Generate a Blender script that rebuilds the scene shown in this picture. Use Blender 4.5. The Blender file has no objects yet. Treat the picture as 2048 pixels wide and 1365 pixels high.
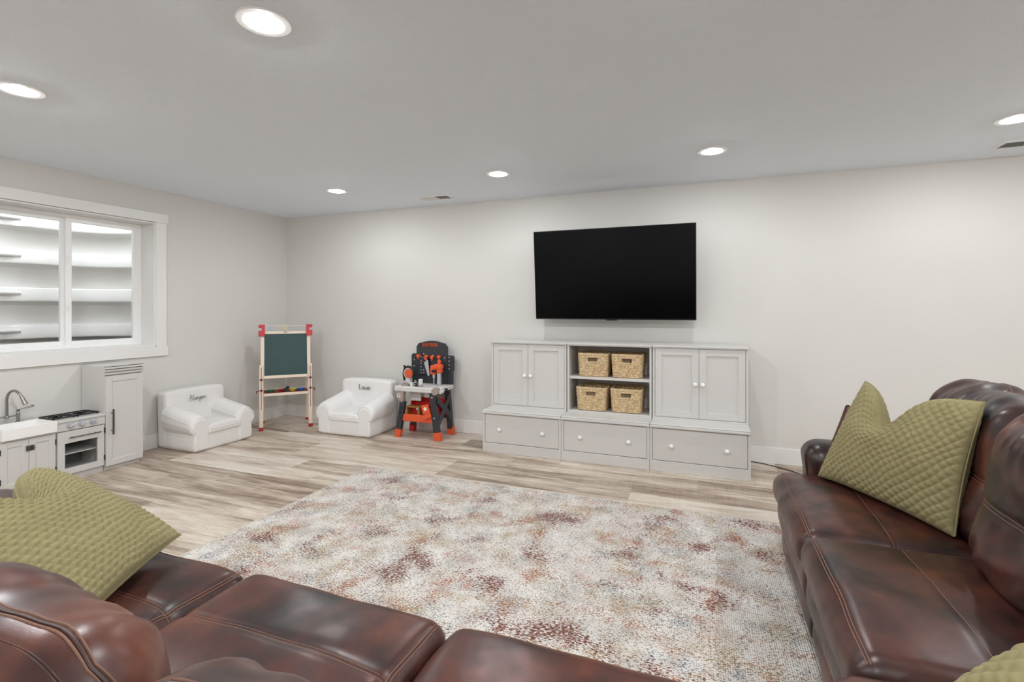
import bpy, math, random
import numpy as np
from mathutils import Vector, Matrix

D = bpy.data
S = bpy.context.scene
COL = S.collection
PI = math.pi
random.seed(7)
RNG = np.random.default_rng(7)

# ------------------------------------------------------------------ camera, sky, exposure
CAM_H = 1.3162
ROOM_H = 2.44
XL, YB, XR, YR = -4.86, 4.764, 4.35, -2.35      # left wall, back wall, right wall, rear wall
cam_d = D.cameras.new('camera')
cam = D.objects.new('camera', cam_d)
COL.objects.link(cam)
cam.location = (0, 0, CAM_H)
cam.rotation_euler = (PI/2, 0, math.atan(389/999))
cam_d.sensor_width = 36.0
cam_d.lens = 36.0*999/2048
cam_d.shift_y = -(682.5-618)/2048
cam_d.clip_start = 0.02
S.camera = cam

S.view_settings.view_transform = 'Standard'
S.view_settings.look = 'None'
S.view_settings.gamma = 1.0
S.view_settings.use_curve_mapping = False
S.view_settings.exposure = 0.0
S.cycles.adaptive_threshold = 0.025
S.cycles.max_bounces = 8
S.cycles.diffuse_bounces = 7
S.cycles.glossy_bounces = 3
S.cycles.transmission_bounces = 4
S.cycles.caustics_reflective = False
S.cycles.caustics_refractive = False

world = D.worlds.new('overcast_sky')
S.world = world
world.use_nodes = True
wn = world.node_tree.nodes
wn['Background'].inputs['Color'].default_value = (0.86, 0.93, 1.0, 1)
wn['Background'].inputs['Strength'].default_value = 6.5
LAMP_W = (23.5, 46.0, 56.0)   # watts of each recessed lamp: back, middle and rear row, latter two raised to brighten the ceiling

# ------------------------------------------------------------------ helpers
def lin(c):
    r = []
    for x in c:
        x /= 255.0
        r.append(x/12.92 if x <= 0.04045 else ((x+0.055)/1.055)**2.4)
    return tuple(r)

def node_mat(name):
    m = D.materials.new(name)
    m.use_nodes = True
    nt = m.node_tree
    b = nt.nodes['Principled BSDF']
    return m, nt, b

def N(nt, typ, **kw):
    n = nt.nodes.new(typ)
    for k, v in kw.items():
        if k in ('operation', 'blend_type', 'data_type', 'wave_type', 'bands_direction', 'feature', 'distance', 'noise_dimensions', 'interpolation_type', 'clamp'):
            setattr(n, k, v)
    return n

def setin(n, **kw):
    for k, v in kw.items():
        n.inputs[k.replace('_', ' ')].default_value = v

def ramp(nt, stops):
    n = nt.nodes.new('ShaderNodeValToRGB')
    el = n.color_ramp.elements
    while len(el) < len(stops):
        el.new(0.5)
    for e, (p, c) in zip(el, stops):
        e.position = p
        e.color = (c[0], c[1], c[2], 1) if len(c) == 3 else c
    return n

def mathn(nt, op, a, b=None, clamp=False):
    n = nt.nodes.new('ShaderNodeMath')
    n.operation = op
    n.use_clamp = clamp
    for i, x in enumerate((a, b)):
        if x is None:
            continue
        if isinstance(x, (int, float)):
            n.inputs[i].default_value = x
        else:
            nt.links.new(x, n.inputs[i])
    return n.outputs[0]

def mixc(nt, fac, a, b, blend='MIX'):
    n = nt.nodes.new('ShaderNodeMix')
    n.data_type = 'RGBA'
    n.blend_type = blend
    for sock, x in ((n.inputs[0], fac), (n.inputs[6], a), (n.inputs[7], b)):
        if isinstance(x, (int, float)):
            sock.default_value = x
        elif isinstance(x, tuple):
            sock.default_value = (x[0], x[1], x[2], 1)
        else:
            nt.links.new(x, sock)
    return n.outputs[2]

def coords(nt, scale=(1, 1, 1), kind='Object', offset=None):
    tc = nt.nodes.new('ShaderNodeTexCoord')
    mp = nt.nodes.new('ShaderNodeMapping')
    nt.links.new(tc.outputs[kind], mp.inputs[0])
    mp.inputs['Scale'].default_value = scale
    if offset is not None:
        nt.links.new(offset, mp.inputs['Location'])
    return mp.outputs[0]

def noise(nt, vec, scale, detail=3, rough=0.5, dist=0.0):
    n = nt.nodes.new('ShaderNodeTexNoise')
    nt.links.new(vec, n.inputs['Vector'])
    setin(n, Scale=scale, Detail=detail, Roughness=rough, Distortion=dist)
    return n.outputs['Fac']

def bumpn(nt, b, height, strength=0.3, dist=0.01):
    n = nt.nodes.new('ShaderNodeBump')
    n.inputs['Strength'].default_value = strength
    n.inputs['Distance'].default_value = dist
    nt.links.new(height, n.inputs['Height'])
    nt.links.new(n.outputs[0], b.inputs['Normal'])

def pmat(name, c, rough=0.5, metal=0.0, var=0.05, scale=12.0, bump=0.0, bscale=300.0, coat=0.0, spec=0.5):
    m, nt, b = node_mat(name)
    c = lin(c)
    v = coords(nt)
    f = noise(nt, v, scale, 3)
    out = mixc(nt, f, tuple(x*(1-var) for x in c), tuple(min(1, x*(1+var)) for x in c))
    nt.links.new(out, b.inputs['Base Color'])
    setin(b, Roughness=rough, Metallic=metal)
    b.inputs['Coat Weight'].default_value = coat
    b.inputs['Specular IOR Level'].default_value = spec
    if bump:
        bumpn(nt, b, noise(nt, v, bscale, 2), bump, 0.002)
    return m

class MB:
    def __init__(self):
        self.v, self.f = [], []
    def add(self, vs, fs, M=None):
        o = len(self.v)
        for p in vs:
            p = Vector(p)
            self.v.append(tuple(M @ p) if M is not None else tuple(p))
        self.f += [tuple(i+o for i in q) for q in fs]
        return self
    def box(self, lo, hi, ch=0.0, M=None):
        lo, hi = [min(a, b) for a, b in zip(lo, hi)], [max(a, b) for a, b in zip(lo, hi)]
        if ch <= 0:
            vs = [(x, y, z) for x in (lo[0], hi[0]) for y in (lo[1], hi[1]) for z in (lo[2], hi[2])]
            fs = [(0, 1, 3, 2), (4, 6, 7, 5), (0, 4, 5, 1), (2, 3, 7, 6), (0, 2, 6, 4), (1, 5, 7, 3)]
            return self.add(vs, fs, M)
        ch = min(ch, min(h-l for l, h in zip(lo, hi))*0.45)
        vs, idx = [], {}
        for i in (0, 1):
            for j in (0, 1):
                for k in (0, 1):
                    c = (lo, hi)
                    p = [(lo, hi)[i][0], (lo, hi)[j][1], (lo, hi)[k][2]]
                    s = [1 if i == 0 else -1, 1 if j == 0 else -1, 1 if k == 0 else -1]
                    for a in range(3):           # vertex lying on the face normal to axis a
                        q = [p[t] + (0 if t == a else s[t]*ch) for t in range(3)]
                        idx[(i, j, k, a)] = len(vs)
                        vs.append(tuple(q))
        fs = []
        for a in range(3):
            b, c = [t for t in range(3) if t != a]
            for e in (0, 1):
                q = []
                for (m, n) in ((0, 0), (1, 0), (1, 1), (0, 1)):
                    k = [0, 0, 0]; k[a] = e; k[b] = m; k[c] = n
                    q.append(idx[(*k, a)])
                flip = (e == 0) != (a == 1)
                fs.append(tuple(reversed(q)) if flip else tuple(q))
        for a in range(3):                       # edges along axis a
            b, c = [t for t in range(3) if t != a]
            for m in (0, 1):
                for n in (0, 1):
                    k0 = [0, 0, 0]; k1 = [0, 0, 0]
                    k1[a] = 1
                    for k in (k0, k1):
                        k[b] = m; k[c] = n
                    fs.append((idx[(*k0, b)], idx[(*k1, b)], idx[(*k1, c)], idx[(*k0, c)]))
        for i in (0, 1):
            for j in (0, 1):
                for k in (0, 1):
                    fs.append((idx[(i, j, k, 0)], idx[(i, j, k, 1)], idx[(i, j, k, 2)]))
        return self.add(vs, fs, M)
    def cyl(self, p0, p1, r0, r1=None, n=16, caps=True):
        r1 = r0 if r1 is None else r1
        p0, p1 = Vector(p0), Vector(p1)
        d = (p1-p0).normalized()
        u = d.orthogonal().normalized(); w = d.cross(u)
        vs = []
        for p, r in ((p0, r0), (p1, r1)):
            for i in range(n):
                a = 2*PI*i/n
                vs.append(p + (u*math.cos(a)+w*math.sin(a))*r)
        fs = [(i, (i+1) % n, n+(i+1) % n, n+i) for i in range(n)]
        if caps:
            fs += [tuple(range(n-1, -1, -1)), tuple(range(n, 2*n))]
        return self.add(vs, fs)
    def tube(self, pts, r, n=8, closed=False, flat=1.0, caps=True):
        P = [Vector(p) for p in pts]
        m = len(P)
        rs = r if isinstance(r, (list, tuple, np.ndarray)) else [r]*m
        T = []
        for i in range(m):
            a = P[(i-1) % m] if (closed or i > 0) else P[i]
            b = P[(i+1) % m] if (closed or i < m-1) else P[i]
            t = (b-a)
            T.append(t.normalized() if t.length > 1e-9 else Vector((0, 0, 1)))
        u = T[0].orthogonal().normalized()
        vs = []
        for i in range(m):
            u = (u - T[i]*u.dot(T[i]))
            u = u.normalized() if u.length > 1e-9 else T[i].orthogonal().normalized()
            w = T[i].cross(u)
            for k in range(n):
                a = 2*PI*k/n
                vs.append(P[i] + (u*math.cos(a) + w*math.sin(a)*flat)*rs[i])
        fs = []
        for i in range(m if closed else m-1):
            j = (i+1) % m
            for k in range(n):
                l = (k+1) % n
                fs.append((i*n+k, i*n+l, j*n+l, j*n+k))
        if not closed and caps:
            fs += [tuple(range(n-1, -1, -1)), tuple((m-1)*n+k for k in range(n))]
        return self.add(vs, fs)
    def lathe(self, prof, n=24, M=None):
        vs, fs = [], []
        for (r, z) in prof:
            for k in range(n):
                a = 2*PI*k/n
                vs.append((r*math.cos(a), r*math.sin(a), z))
        for i in range(len(prof)-1):
            for k in range(n):
                l = (k+1) % n
                fs.append((i*n+k, i*n+l, (i+1)*n+l, (i+1)*n+k))
        if prof[0][0] > 1e-6:
            pass
        return self.add(vs, fs, M)
    def prism(self, poly, z0, z1, M=None):
        n = len(poly)
        vs = [(x, y, z0) for x, y in poly] + [(x, y, z1) for x, y in poly]
        fs = [tuple(range(n-1, -1, -1)), tuple(range(n, 2*n))]
        fs += [(i, (i+1) % n, n+(i+1) % n, n+i) for i in range(n)]
        return self.add(vs, fs, M)
    def grid(self, P):
        a, b = P.shape[:2]
        fs = [(i*b+j, (i+1)*b+j, (i+1)*b+j+1, i*b+j+1) for i in range(a-1) for j in range(b-1)]
        return self.add([tuple(map(float, p)) for p in P.reshape(-1, 3)], fs)
    def build(self, name, mat, parent=None, smooth=None, bevel=0.0, loc=None, rot=None, kind=None):
        me = D.meshes.new(name)
        me.from_pydata(self.v, [], self.f)
        me.update()
        return link(name, me, mat, parent, smooth, bevel, loc, rot, kind)

def link(name, me, mat, parent=None, smooth=None, bevel=0.0, loc=None, rot=None, kind=None):
    if mat is not None and len(me.materials) == 0:
        me.materials.append(mat)
    if smooth is not None:
        me.shade_smooth()
        if smooth < 180:
            me.set_sharp_from_angle(angle=math.radians(smooth))
    o = D.objects.new(name, me)
    COL.objects.link(o)
    if parent is not None:
        o.parent = parent
    if loc is not None:
        o.location = loc
    if rot is not None:
        o.rotation_euler = rot
    if bevel:
        bm = o.modifiers.new('bevel', 'BEVEL')
        bm.width = bevel; bm.segments = 2; bm.limit_method = 'ANGLE'
    if kind:
        o['kind'] = kind
    return o

def tag(o, label, cat, group=None):
    o['label'] = label
    o['category'] = cat
    if group:
        o['group'] = group
    return o

def thing(name, label, cat, loc=(0, 0, 0), rotz=0.0, group=None):
    o = D.objects.new(name, None)
    o.empty_display_size = 0.1
    COL.objects.link(o)
    o.location = loc
    o.rotation_euler = (0, 0, rotz)
    return tag(o, label, cat, group)

def copy_tree(o, parent=None):
    c = o.copy()
    COL.objects.link(c)
    c.parent = parent
    for ch in list(o.children):
        copy_tree(ch, c)
    return c

def T(x, y, z):
    return Matrix.Translation((x, y, z))
def RX(a): return Matrix.Rotation(a, 4, 'X')
def RY(a): return Matrix.Rotation(a, 4, 'Y')
def RZ(a): return Matrix.Rotation(a, 4, 'Z')
def frame_mat(o, x, y):
    """matrix with local X along x, local Y along y, origin o"""
    x = Vector(x).normalized(); y = Vector(y).normalized(); z = x.cross(y).normalized()
    M = Matrix((x, y, z)).transposed().to_4x4()
    M.translation = Vector(o)
    return M

def spline(pts, per=8, closed=False):
    P = [np.array(p, float) for p in pts]
    out = []
    n = len(P)
    seg = n if closed else n-1
    for i in range(seg):
        p0 = P[(i-1) % n] if (closed or i > 0) else P[i]
        p1, p2 = P[i], P[(i+1) % n]
        p3 = P[(i+2) % n] if (closed or i+2 < n) else P[(i+1) % n]
        for k in range(per):
            t = k/per
            out.append(tuple(0.5*((2*p1)+(-p0+p2)*t+(2*p0-5*p1+4*p2-p3)*t*t+(-p0+3*p1-3*p2+p3)*t**3)))
    if not closed:
        out.append(tuple(P[-1]))
    return out

_wd = RNG.normal(size=(40, 3)); _wp = RNG.uniform(0, 6.28, 40)
def wob(P, freq, seed=0, n=7):
    """smooth pseudo noise, about -1..1, for an (m,3) array"""
    r = np.zeros(len(P))
    for k in range(n):
        i = (k+seed*5) % 40
        d = _wd[i]/np.linalg.norm(_wd[i])
        r += np.sin(P@d*freq*(0.7+0.25*k)*6.28 + _wp[i] + seed)
    return r/math.sqrt(n)

def soft_pt(q, h, r):
    h = np.array(h); inner = np.clip(q, -(h-r), h-r)
    d = q-inner
    L = np.linalg.norm(d, axis=1, keepdims=True); L[L < 1e-9] = 1
    return inner + d/L*r

def softbox(h, r, n=(20, 20, 10), deform=None, k=6):
    """rounded, deformable box centred on the origin: returns (verts, faces)"""
    ax = []
    for a in range(3):
        lo = np.linspace(-h[a], -(h[a]-r), k)
        mid = np.linspace(-(h[a]-r), h[a]-r, n[a])
        hi = np.linspace(h[a]-r, h[a], k)
        ax.append(np.concatenate([lo, mid[1:], hi[1:]]))
    V, F = [], []
    off = 0
    for a in range(3):
        b, c = [t for t in range(3) if t != a]
        for e in (-1, 1):
            B, Cc = np.meshgrid(ax[b], ax[c], indexing='ij')
            P = np.zeros(B.shape+(3,))
            P[..., a] = e*h[a]; P[..., b] = B; P[..., c] = Cc
            nb, nc = B.shape
            I = np.arange(nb*nc).reshape(nb, nc)+off
            q = np.stack([I[:-1, :-1], I[1:, :-1], I[1:, 1:], I[:-1, 1:]], -1).reshape(-1, 4)
            if (e == -1) != (a == 1):
                q = q[:, ::-1]
            V.append(P.reshape(-1, 3)); F.append(q); off += nb*nc
    V = np.concatenate(V); F = np.concatenate(F)
    key = np.round(V, 6)
    _, first, inv = np.unique(key, axis=0, return_index=True, return_inverse=True)
    V = V[first]; F = inv.reshape(-1)[F]
    P = soft_pt(V, h, r)
    if deform is not None:
        P = deform(P)
    return P, F

def soft(name, mat, parent, h, r, n=(20, 20, 10), deform=None, loc=(0, 0, 0), rot=(0, 0, 0)):
    P, F = softbox(h, r, n, deform)
    me = D.meshes.new(name)
    me.from_pydata([tuple(p) for p in P.tolist()], [], [tuple(f) for f in F.tolist()])
    me.update()
    return link(name, me, mat, parent, 180, 0, loc, rot)

def seam_path(pts, h, r, deform, dens=40):
    """path over cube-surface points -> deformed surface points"""
    P = []
    for a, b in zip(pts[:-1], pts[1:]):
        for t in np.linspace(0, 1, dens, endpoint=False):
            P.append(np.array(a)*(1-t)+np.array(b)*t)
    P.append(np.array(pts[-1], float))
    P = soft_pt(np.array(P, float), h, r)
    return deform(P) if deform is not None else P

def text_mesh(txt, size, depth, bold=0.0):
    cu = D.curves.new('lettering', 'FONT')
    cu.body = txt; cu.size = size; cu.extrude = depth; cu.offset = bold
    cu.align_x = 'CENTER'; cu.align_y = 'CENTER'
    o = D.objects.new('lettering_tmp', cu)
    COL.objects.link(o)
    bpy.context.view_layer.update()
    me = D.meshes.new_from_object(o.evaluated_get(bpy.context.evaluated_depsgraph_get()))
    D.objects.remove(o); D.curves.remove(cu)
    return me

# ------------------------------------------------------------------ materials
def mat_wall(name, c, bump=0.05):
    m, nt, b = node_mat(name)
    v = coords(nt, kind='Object')
    f = noise(nt, v, 1.3, 2)
    c = lin(c)
    nt.links.new(mixc(nt, f, tuple(x*0.985 for x in c), tuple(x*1.015 for x in c)), b.inputs['Base Color'])
    setin(b, Roughness=0.85)
    b.inputs['Specular IOR Level'].default_value = 0.25
    bumpn(nt, b, noise(nt, v, 260, 3), bump, 0.002)
    return m

def mat_ceiling():
    m, nt, b = node_mat('ceiling_paint')
    v = coords(nt)
    c = lin((240, 247, 255))
    n1 = noise(nt, v, 9, 4, 0.6, 1.5)
    v2 = coords(nt, (0.6, 2.2, 1))
    n2 = noise(nt, v2, 46, 4, 0.65, 2.2)
    n3 = noise(nt, v, 90, 3, 0.6, 1.0)
    h = mathn(nt, 'ADD', mathn(nt, 'MULTIPLY', n1, 0.5), mathn(nt, 'ADD', mathn(nt, 'MULTIPLY', n2, 0.8), mathn(nt, 'MULTIPLY', n3, 0.5)))
    nt.links.new(mixc(nt, n2, tuple(x*0.97 for x in c), tuple(x*1.02 for x in c)), b.inputs['Base Color'])
    setin(b, Roughness=0.9)
    b.inputs['Specular IOR Level'].default_value = 0.2
    bumpn(nt, b, h, 0.6, 0.010)
    return m

def mat_plank():
    m, nt, b = node_mat('vinyl_plank')
    oi = nt.nodes.new('ShaderNodeObjectInfo')
    off = nt.nodes.new('ShaderNodeCombineXYZ')
    for i, k in enumerate((37.0, 91.0, 13.0)):
        nt.links.new(mathn(nt, 'MULTIPLY', oi.outputs['Random'], k), off.inputs[i])
    va = coords(nt, (0.55, 4.5, 1), offset=off.outputs[0])
    vb = coords(nt, (1.6, 22, 1), offset=off.outputs[0])
    vc = coords(nt, (3.0, 120, 1), offset=off.outputs[0])
    big = noise(nt, va, 2.2, 4, 0.6, 0.6)
    mid = noise(nt, vb, 2.0, 4, 0.6, 0.9)
    fine = noise(nt, vc, 2.0, 3, 0.6, 0.2)
    saw = noise(nt, coords(nt, (60, 2.5, 1), offset=off.outputs[0]), 2.0, 2)
    f = mathn(nt, 'ADD', mathn(nt, 'MULTIPLY', big, 0.66), mathn(nt, 'MULTIPLY', mid, 0.34))
    f = mathn(nt, 'ADD', f, mathn(nt, 'MULTIPLY', mathn(nt, 'SUBTRACT', oi.outputs['Random'], 0.5), 0.17))
    f = mathn(nt, 'ADD', f, mathn(nt, 'MULTIPLY', mathn(nt, 'SUBTRACT', saw, 0.5), 0.10))
    f = mathn(nt, 'ADD', mathn(nt, 'MULTIPLY', mathn(nt, 'SUBTRACT', f, 0.5), 1.28), 0.49)
    r = ramp(nt, [(0.25, lin((124, 106, 91))), (0.38, lin((170, 153, 137))), (0.49, lin((204, 190, 174))), (0.62, lin((224, 213, 200))), (0.78, lin((236, 230, 220)))])
    nt.links.new(f, r.inputs[0])
    col = mixc(nt, mathn(nt, 'MULTIPLY', mathn(nt, 'SUBTRACT', 0.55, fine, True), 1.6, True), r.outputs[0], lin((120, 102, 86)))
    nt.links.new(col, b.inputs['Base Color'])
    setin(b, Roughness=0.42)
    b.inputs['Specular IOR Level'].default_value = 0.4
    bumpn(nt, b, mathn(nt, 'ADD', fine, mathn(nt, 'MULTIPLY', mid, 0.6)), 0.15, 0.002)
    return m

def mat_rug():
    m, nt, b = node_mat('rug_pile')
    v = coords(nt)
    cache = {}
    def speck(scale, seed, sx=1.0, sy=1.0):
        if (scale, seed, sx, sy) not in cache:
            cache[(scale, seed, sx, sy)] = speck_(scale, seed, sx, sy)
        return cache[(scale, seed, sx, sy)]
    def speck_(scale, seed, sx, sy):
        o = nt.nodes.new('ShaderNodeCombineXYZ')
        o.inputs[0].default_value = seed*7.3; o.inputs[1].default_value = seed*3.1
        return noise(nt, coords(nt, (sx, sy, 1), offset=o.outputs[0]), scale, 1 if scale > 50 else 2, 0.6)
    def patch(scale, seed, lo, hi, sx=1.0, sy=1.0):
        n = speck(scale, seed, sx, sy)
        r = ramp(nt, [(lo, (0, 0, 0)), (hi, (1, 1, 1))])
        nt.links.new(n, r.inputs[0])
        return r.outputs[0]
    def colored(base, color, pat_args, sp_args, amount):
        p = patch(*pat_args)
        s = speck(*sp_args)
        thr = mathn(nt, 'SUBTRACT', s, mathn(nt, 'SUBTRACT', 0.69, mathn(nt, 'MULTIPLY', p, amount)))
        k = mathn(nt, 'MULTIPLY', thr, 26.0, True)
        return mixc(nt, k, base, color)
    cream = ramp(nt, [(0.25, lin((206, 199, 190))), (0.5, lin((226, 221, 214))), (0.75, lin((240, 238, 234)))])
    nt.links.new(speck(7, 1), cream.inputs[0])
    c = cream.outputs[0]
    # soft washed patches
    c = mixc(nt, mathn(nt, 'MULTIPLY', patch(5.2, 2, 0.50, 0.72), 0.30), c, lin((196, 180, 148)))
    c = mixc(nt, mathn(nt, 'MULTIPLY', patch(5.4, 3, 0.55, 0.75), 0.30), c, lin((172, 182, 190)))
    c = mixc(nt, mathn(nt, 'MULTIPLY', patch(4.4, 13, 0.52, 0.76), 0.35), c, lin((176, 172, 144)))
    c = mixc(nt, mathn(nt, 'MULTIPLY', patch(5.0, 12, 0.55, 0.78), 0.30), c, lin((216, 180, 156)))
    # knots of colour all over, denser inside their patches
    c = colored(c, lin((140, 128, 112)), (6.0, 5, 0.3, 0.7), (125, 6, 0.7, 1.5), 0.15)
    c = colored(c, lin((164, 128, 74)), (5.2, 2, 0.45, 0.70), (125, 7, 0.7, 1.5), 0.20)
    c = colored(c, lin((98, 114, 130)), (5.4, 3, 0.46, 0.74), (125, 8, 0.7, 1.5), 0.16)
    c = colored(c, lin((160, 92, 56)), (5.0, 12, 0.46, 0.70), (120, 9, 0.7, 1.5), 0.22)
    c = colored(c, lin((108, 48, 32)), (3.6, 10, 0.50, 0.68), (100, 11, 0.6, 1.6), 0.25)
    c = colored(c, lin((70, 64, 60)), (4.4, 13, 0.42, 0.76), (125, 14, 0.7, 1.5), 0.14)
    # weave ribs
    w = N(nt, 'ShaderNodeTexWave', wave_type='BANDS', bands_direction='X')
    nt.links.new(v, w.inputs['Vector'])
    setin(w, Scale=38.0, Distortion=0.6, Detail=1.0)
    w.inputs['Detail Scale'].default_value = 3.0
    fine = speck(300, 15)
    c = mixc(nt, mathn(nt, 'MULTIPLY', mathn(nt, 'SUBTRACT', 0.52, fine, True), 1.8, True), c, lin((168, 162, 154)))
    nt.links.new(c, b.inputs['Base Color'])
    setin(b, Roughness=0.95)
    b.inputs['Specular IOR Level'].default_value = 0.1
    b.inputs['Sheen Weight'].default_value = 0.15
    bumpn(nt, b, mathn(nt, 'ADD', mathn(nt, 'MULTIPLY', w.outputs['Fac'], 0.5), fine), 0.7, 0.004)
    return m

def mat_leather():
    m, nt, b = node_mat('brown_leather')
    oi = nt.nodes.new('ShaderNodeObjectInfo')
    off = nt.nodes.new('ShaderNodeCombineXYZ')
    for i, k in enumerate((17.0, 29.0, 11.0)):
        nt.links.new(mathn(nt, 'MULTIPLY', oi.outputs['Random'], k), off.inputs[i])
    v = coords(nt, offset=off.outputs[0])
    big = noise(nt, v, 3.4, 3, 0.6, 0.0)
    mid = noise(nt, v, 13, 3, 0.55, 0.0)
    f = mathn(nt, 'ADD', mathn(nt, 'MULTIPLY', big, 0.68), mathn(nt, 'MULTIPLY', mid, 0.32))
    r = ramp(nt, [(0.36, lin((28, 19, 18))), (0.46, lin((54, 30, 26))), (0.56, lin((76, 41, 33))), (0.70, lin((106, 57, 41)))])
    nt.links.new(f, r.inputs[0])
    nt.links.new(r.outputs[0], b.inputs['Base Color'])
    rr = ramp(nt, [(0.3, (0.38,)*3), (0.7, (0.29,)*3)])
    nt.links.new(mid, rr.inputs[0])
    nt.links.new(rr.outputs[0], b.inputs['Roughness'])
    b.inputs['Specular IOR Level'].default_value = 0.45
    vo = nt.nodes.new('ShaderNodeTexVoronoi')
    nt.links.new(v, vo.inputs['Vector'])
    vo.inputs['Scale'].default_value = 420
    wr = noise(nt, coords(nt, (1, 1, 1), offset=off.outputs[0]), 7, 3, 0.5, 0.0)
    h = mathn(nt, 'ADD', mathn(nt, 'MULTIPLY', vo.outputs['Distance'], 0.035), mathn(nt, 'MULTIPLY', wr, 1.0))
    bumpn(nt, b, h, 0.12, 0.010)
    return m

def mat_fabric(name, c, stripes=False):
    m, nt, b = node_mat(name)
    v = coords(nt)
    c = lin(c)
    base = mixc(nt, noise(nt, v, 6, 2), tuple(x*0.97 for x in c), c)
    fine = noise(nt, v, 520, 2)
    if stripes:
        w = N(nt, 'ShaderNodeTexWave', wave_type='BANDS', bands_direction='X')
        nt.links.new(v, w.inputs['Vector'])
        setin(w, Scale=34.0)
        r = ramp(nt, [(0.68, (0, 0, 0)), (0.86, (1, 1, 1))])
        nt.links.new(w.outputs['Fac'], r.inputs[0])
        base = mixc(nt, mathn(nt, 'MULTIPLY', r.outputs[0], 0.28), base, lin((176, 172, 168)))
    nt.links.new(base, b.inputs['Base Color'])
    setin(b, Roughness=0.9)
    b.inputs['Specular IOR Level'].default_value = 0.15
    bumpn(nt, b, fine, 0.15, 0.001)
    return m

def mat_velvet():
    m, nt, b = node_mat('olive_velvet')
    v = coords(nt)
    f = noise(nt, v, 9, 3)
    nt.links.new(mixc(nt, f, lin((128, 119, 84)), lin((150, 140, 102))), b.inputs['Base Color'])
    setin(b, Roughness=0.75)
    b.inputs['Specular IOR Level'].default_value = 0.2
    b.inputs['Sheen Weight'].default_value = 0.25
    b.inputs['Sheen Roughness'].default_value = 0.45
    b.inputs['Sheen Tint'].default_value = (0.8, 0.76, 0.5, 1)
    bumpn(nt, b, noise(nt, v, 420, 2), 0.15, 0.001)
    return m

def mat_wood(name, c0, c1):
    m, nt, b = node_mat(name)
    v = coords(nt, (30, 30, 2.0))
    f = noise(nt, v, 2.5, 3, 0.6, 0.8)
    nt.links.new(mixc(nt, f, lin(c0), lin(c1)), b.inputs['Base Color'])
    setin(b, Roughness=0.5)
    return m

def mat_straw():
    m, nt, b = node_mat('seagrass')
    v = coords(nt, (1, 1, 1))
    f = noise(nt, v, 60, 4, 0.65)
    r = ramp(nt, [(0.3, lin((168, 138, 98))), (0.5, lin((208, 182, 142))), (0.7, lin((232, 212, 178)))])
    nt.links.new(f, r.inputs[0])
    nt.links.new(r.outputs[0], b.inputs['Base Color'])
    setin(b, Roughness=0.8)
    bumpn(nt, b, noise(nt, v, 300, 2), 0.3, 0.002)
    return m

def mat_emit(name, c, s):
    m, nt, b = node_mat(name)
    v = coords(nt)
    f = noise(nt, v, 8, 1)
    setin(b, Roughness=0.5)
    b.inputs['Base Color'].default_value = (0.9, 0.9, 0.9, 1)
    nt.links.new(mixc(nt, f, tuple(x*0.98 for x in c), c), b.inputs['Emission Color'])
    b.inputs['Emission Strength'].default_value = s
    return m

def mat_pane():
    m, nt, b = node_mat('window_glass')
    tr = nt.nodes.new('ShaderNodeBsdfTransparent')
    gl = nt.nodes.new('ShaderNodeBsdfGlossy')
    gl.inputs['Roughness'].default_value = 0.02
    lw = nt.nodes.new('ShaderNodeLayerWeight')
    lw.inputs['Blend'].default_value = 0.12
    v = coords(nt)
    f = mathn(nt, 'MULTIPLY', lw.outputs['Fresnel'], mathn(nt, 'ADD', 0.5, mathn(nt, 'MULTIPLY', noise(nt, v, 3, 1), 0.2)))
    mx = nt.nodes.new('ShaderNodeMixShader')
    nt.links.new(f, mx.inputs[0])
    nt.links.new(tr.outputs[0], mx.inputs[1])
    nt.links.new(gl.outputs[0], mx.inputs[2])
    nt.links.new(mx.outputs[0], nt.nodes['Material Output'].inputs[0])
    nt.nodes.remove(b)
    return m

def mat_gravel():
    m, nt, b = node_mat('well_gravel')
    v = coords(nt)
    vo = nt.nodes.new('ShaderNodeTexVoronoi')
    nt.links.new(v, vo.inputs['Vector'])
    vo.inputs['Scale'].default_value = 30
    r = ramp(nt, [(0.0, lin((70, 62, 56))), (0.6, lin((128, 118, 108))), (1.0, lin((170, 165, 160)))])
    nt.links.new(vo.outputs['Color'], r.inputs[0])
    nt.links.new(r.outputs[0], b.inputs['Base Color'])
    setin(b, Roughness=0.9)
    return m

M = {}
M['wall'] = mat_wall('wall_paint', (216, 214, 210))
M['trim'] = pmat('trim_paint', (232, 231, 229), 0.45, var=0.015, scale=3)
M['ceiling'] = mat_ceiling()
M['plank'] = mat_plank()
M['sub'] = pmat('subfloor', (96, 84, 74), 0.8)
M['rug'] = mat_rug()
M['binding'] = pmat('rug_binding', (206, 198, 184), 0.95, bump=0.5, bscale=400)
M['leather'] = mat_leather()
M['thread'] = pmat('stitch_thread', (114, 80, 64), 0.6, var=0.2, scale=200)
M['seam'] = pmat('leather_welt', (58, 34, 28), 0.45, var=0.15)
M['velvet'] = mat_velvet()
M['cab'] = pmat('cabinet_white', (207, 205, 202), 0.42, var=0.012, scale=3)
M['cabin'] = pmat('cabinet_inside', (222, 220, 217), 0.5, var=0.012, scale=3)
M['knob'] = pmat('knob_white', (240, 239, 237), 0.25, var=0.01)
M['gap'] = pmat('shadow_gap', (60, 58, 56), 0.9)
M['straw'] = mat_straw()
M['tvblack'] = pmat('tv_bezel', (10, 10, 11), 0.35)
M['screen'] = pmat('tv_glass', (3, 3, 4), 0.22, var=0.1, spec=0.12)
M['metalgrey'] = pmat('brushed_nickel', (150, 146, 140), 0.32, 0.9, 0.05, 40)
M['iron'] = pmat('black_iron', (44, 44, 44), 0.45, 0.3)
M['dkmetal'] = pmat('pewter', (92, 90, 87), 0.4, 0.7)
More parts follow.
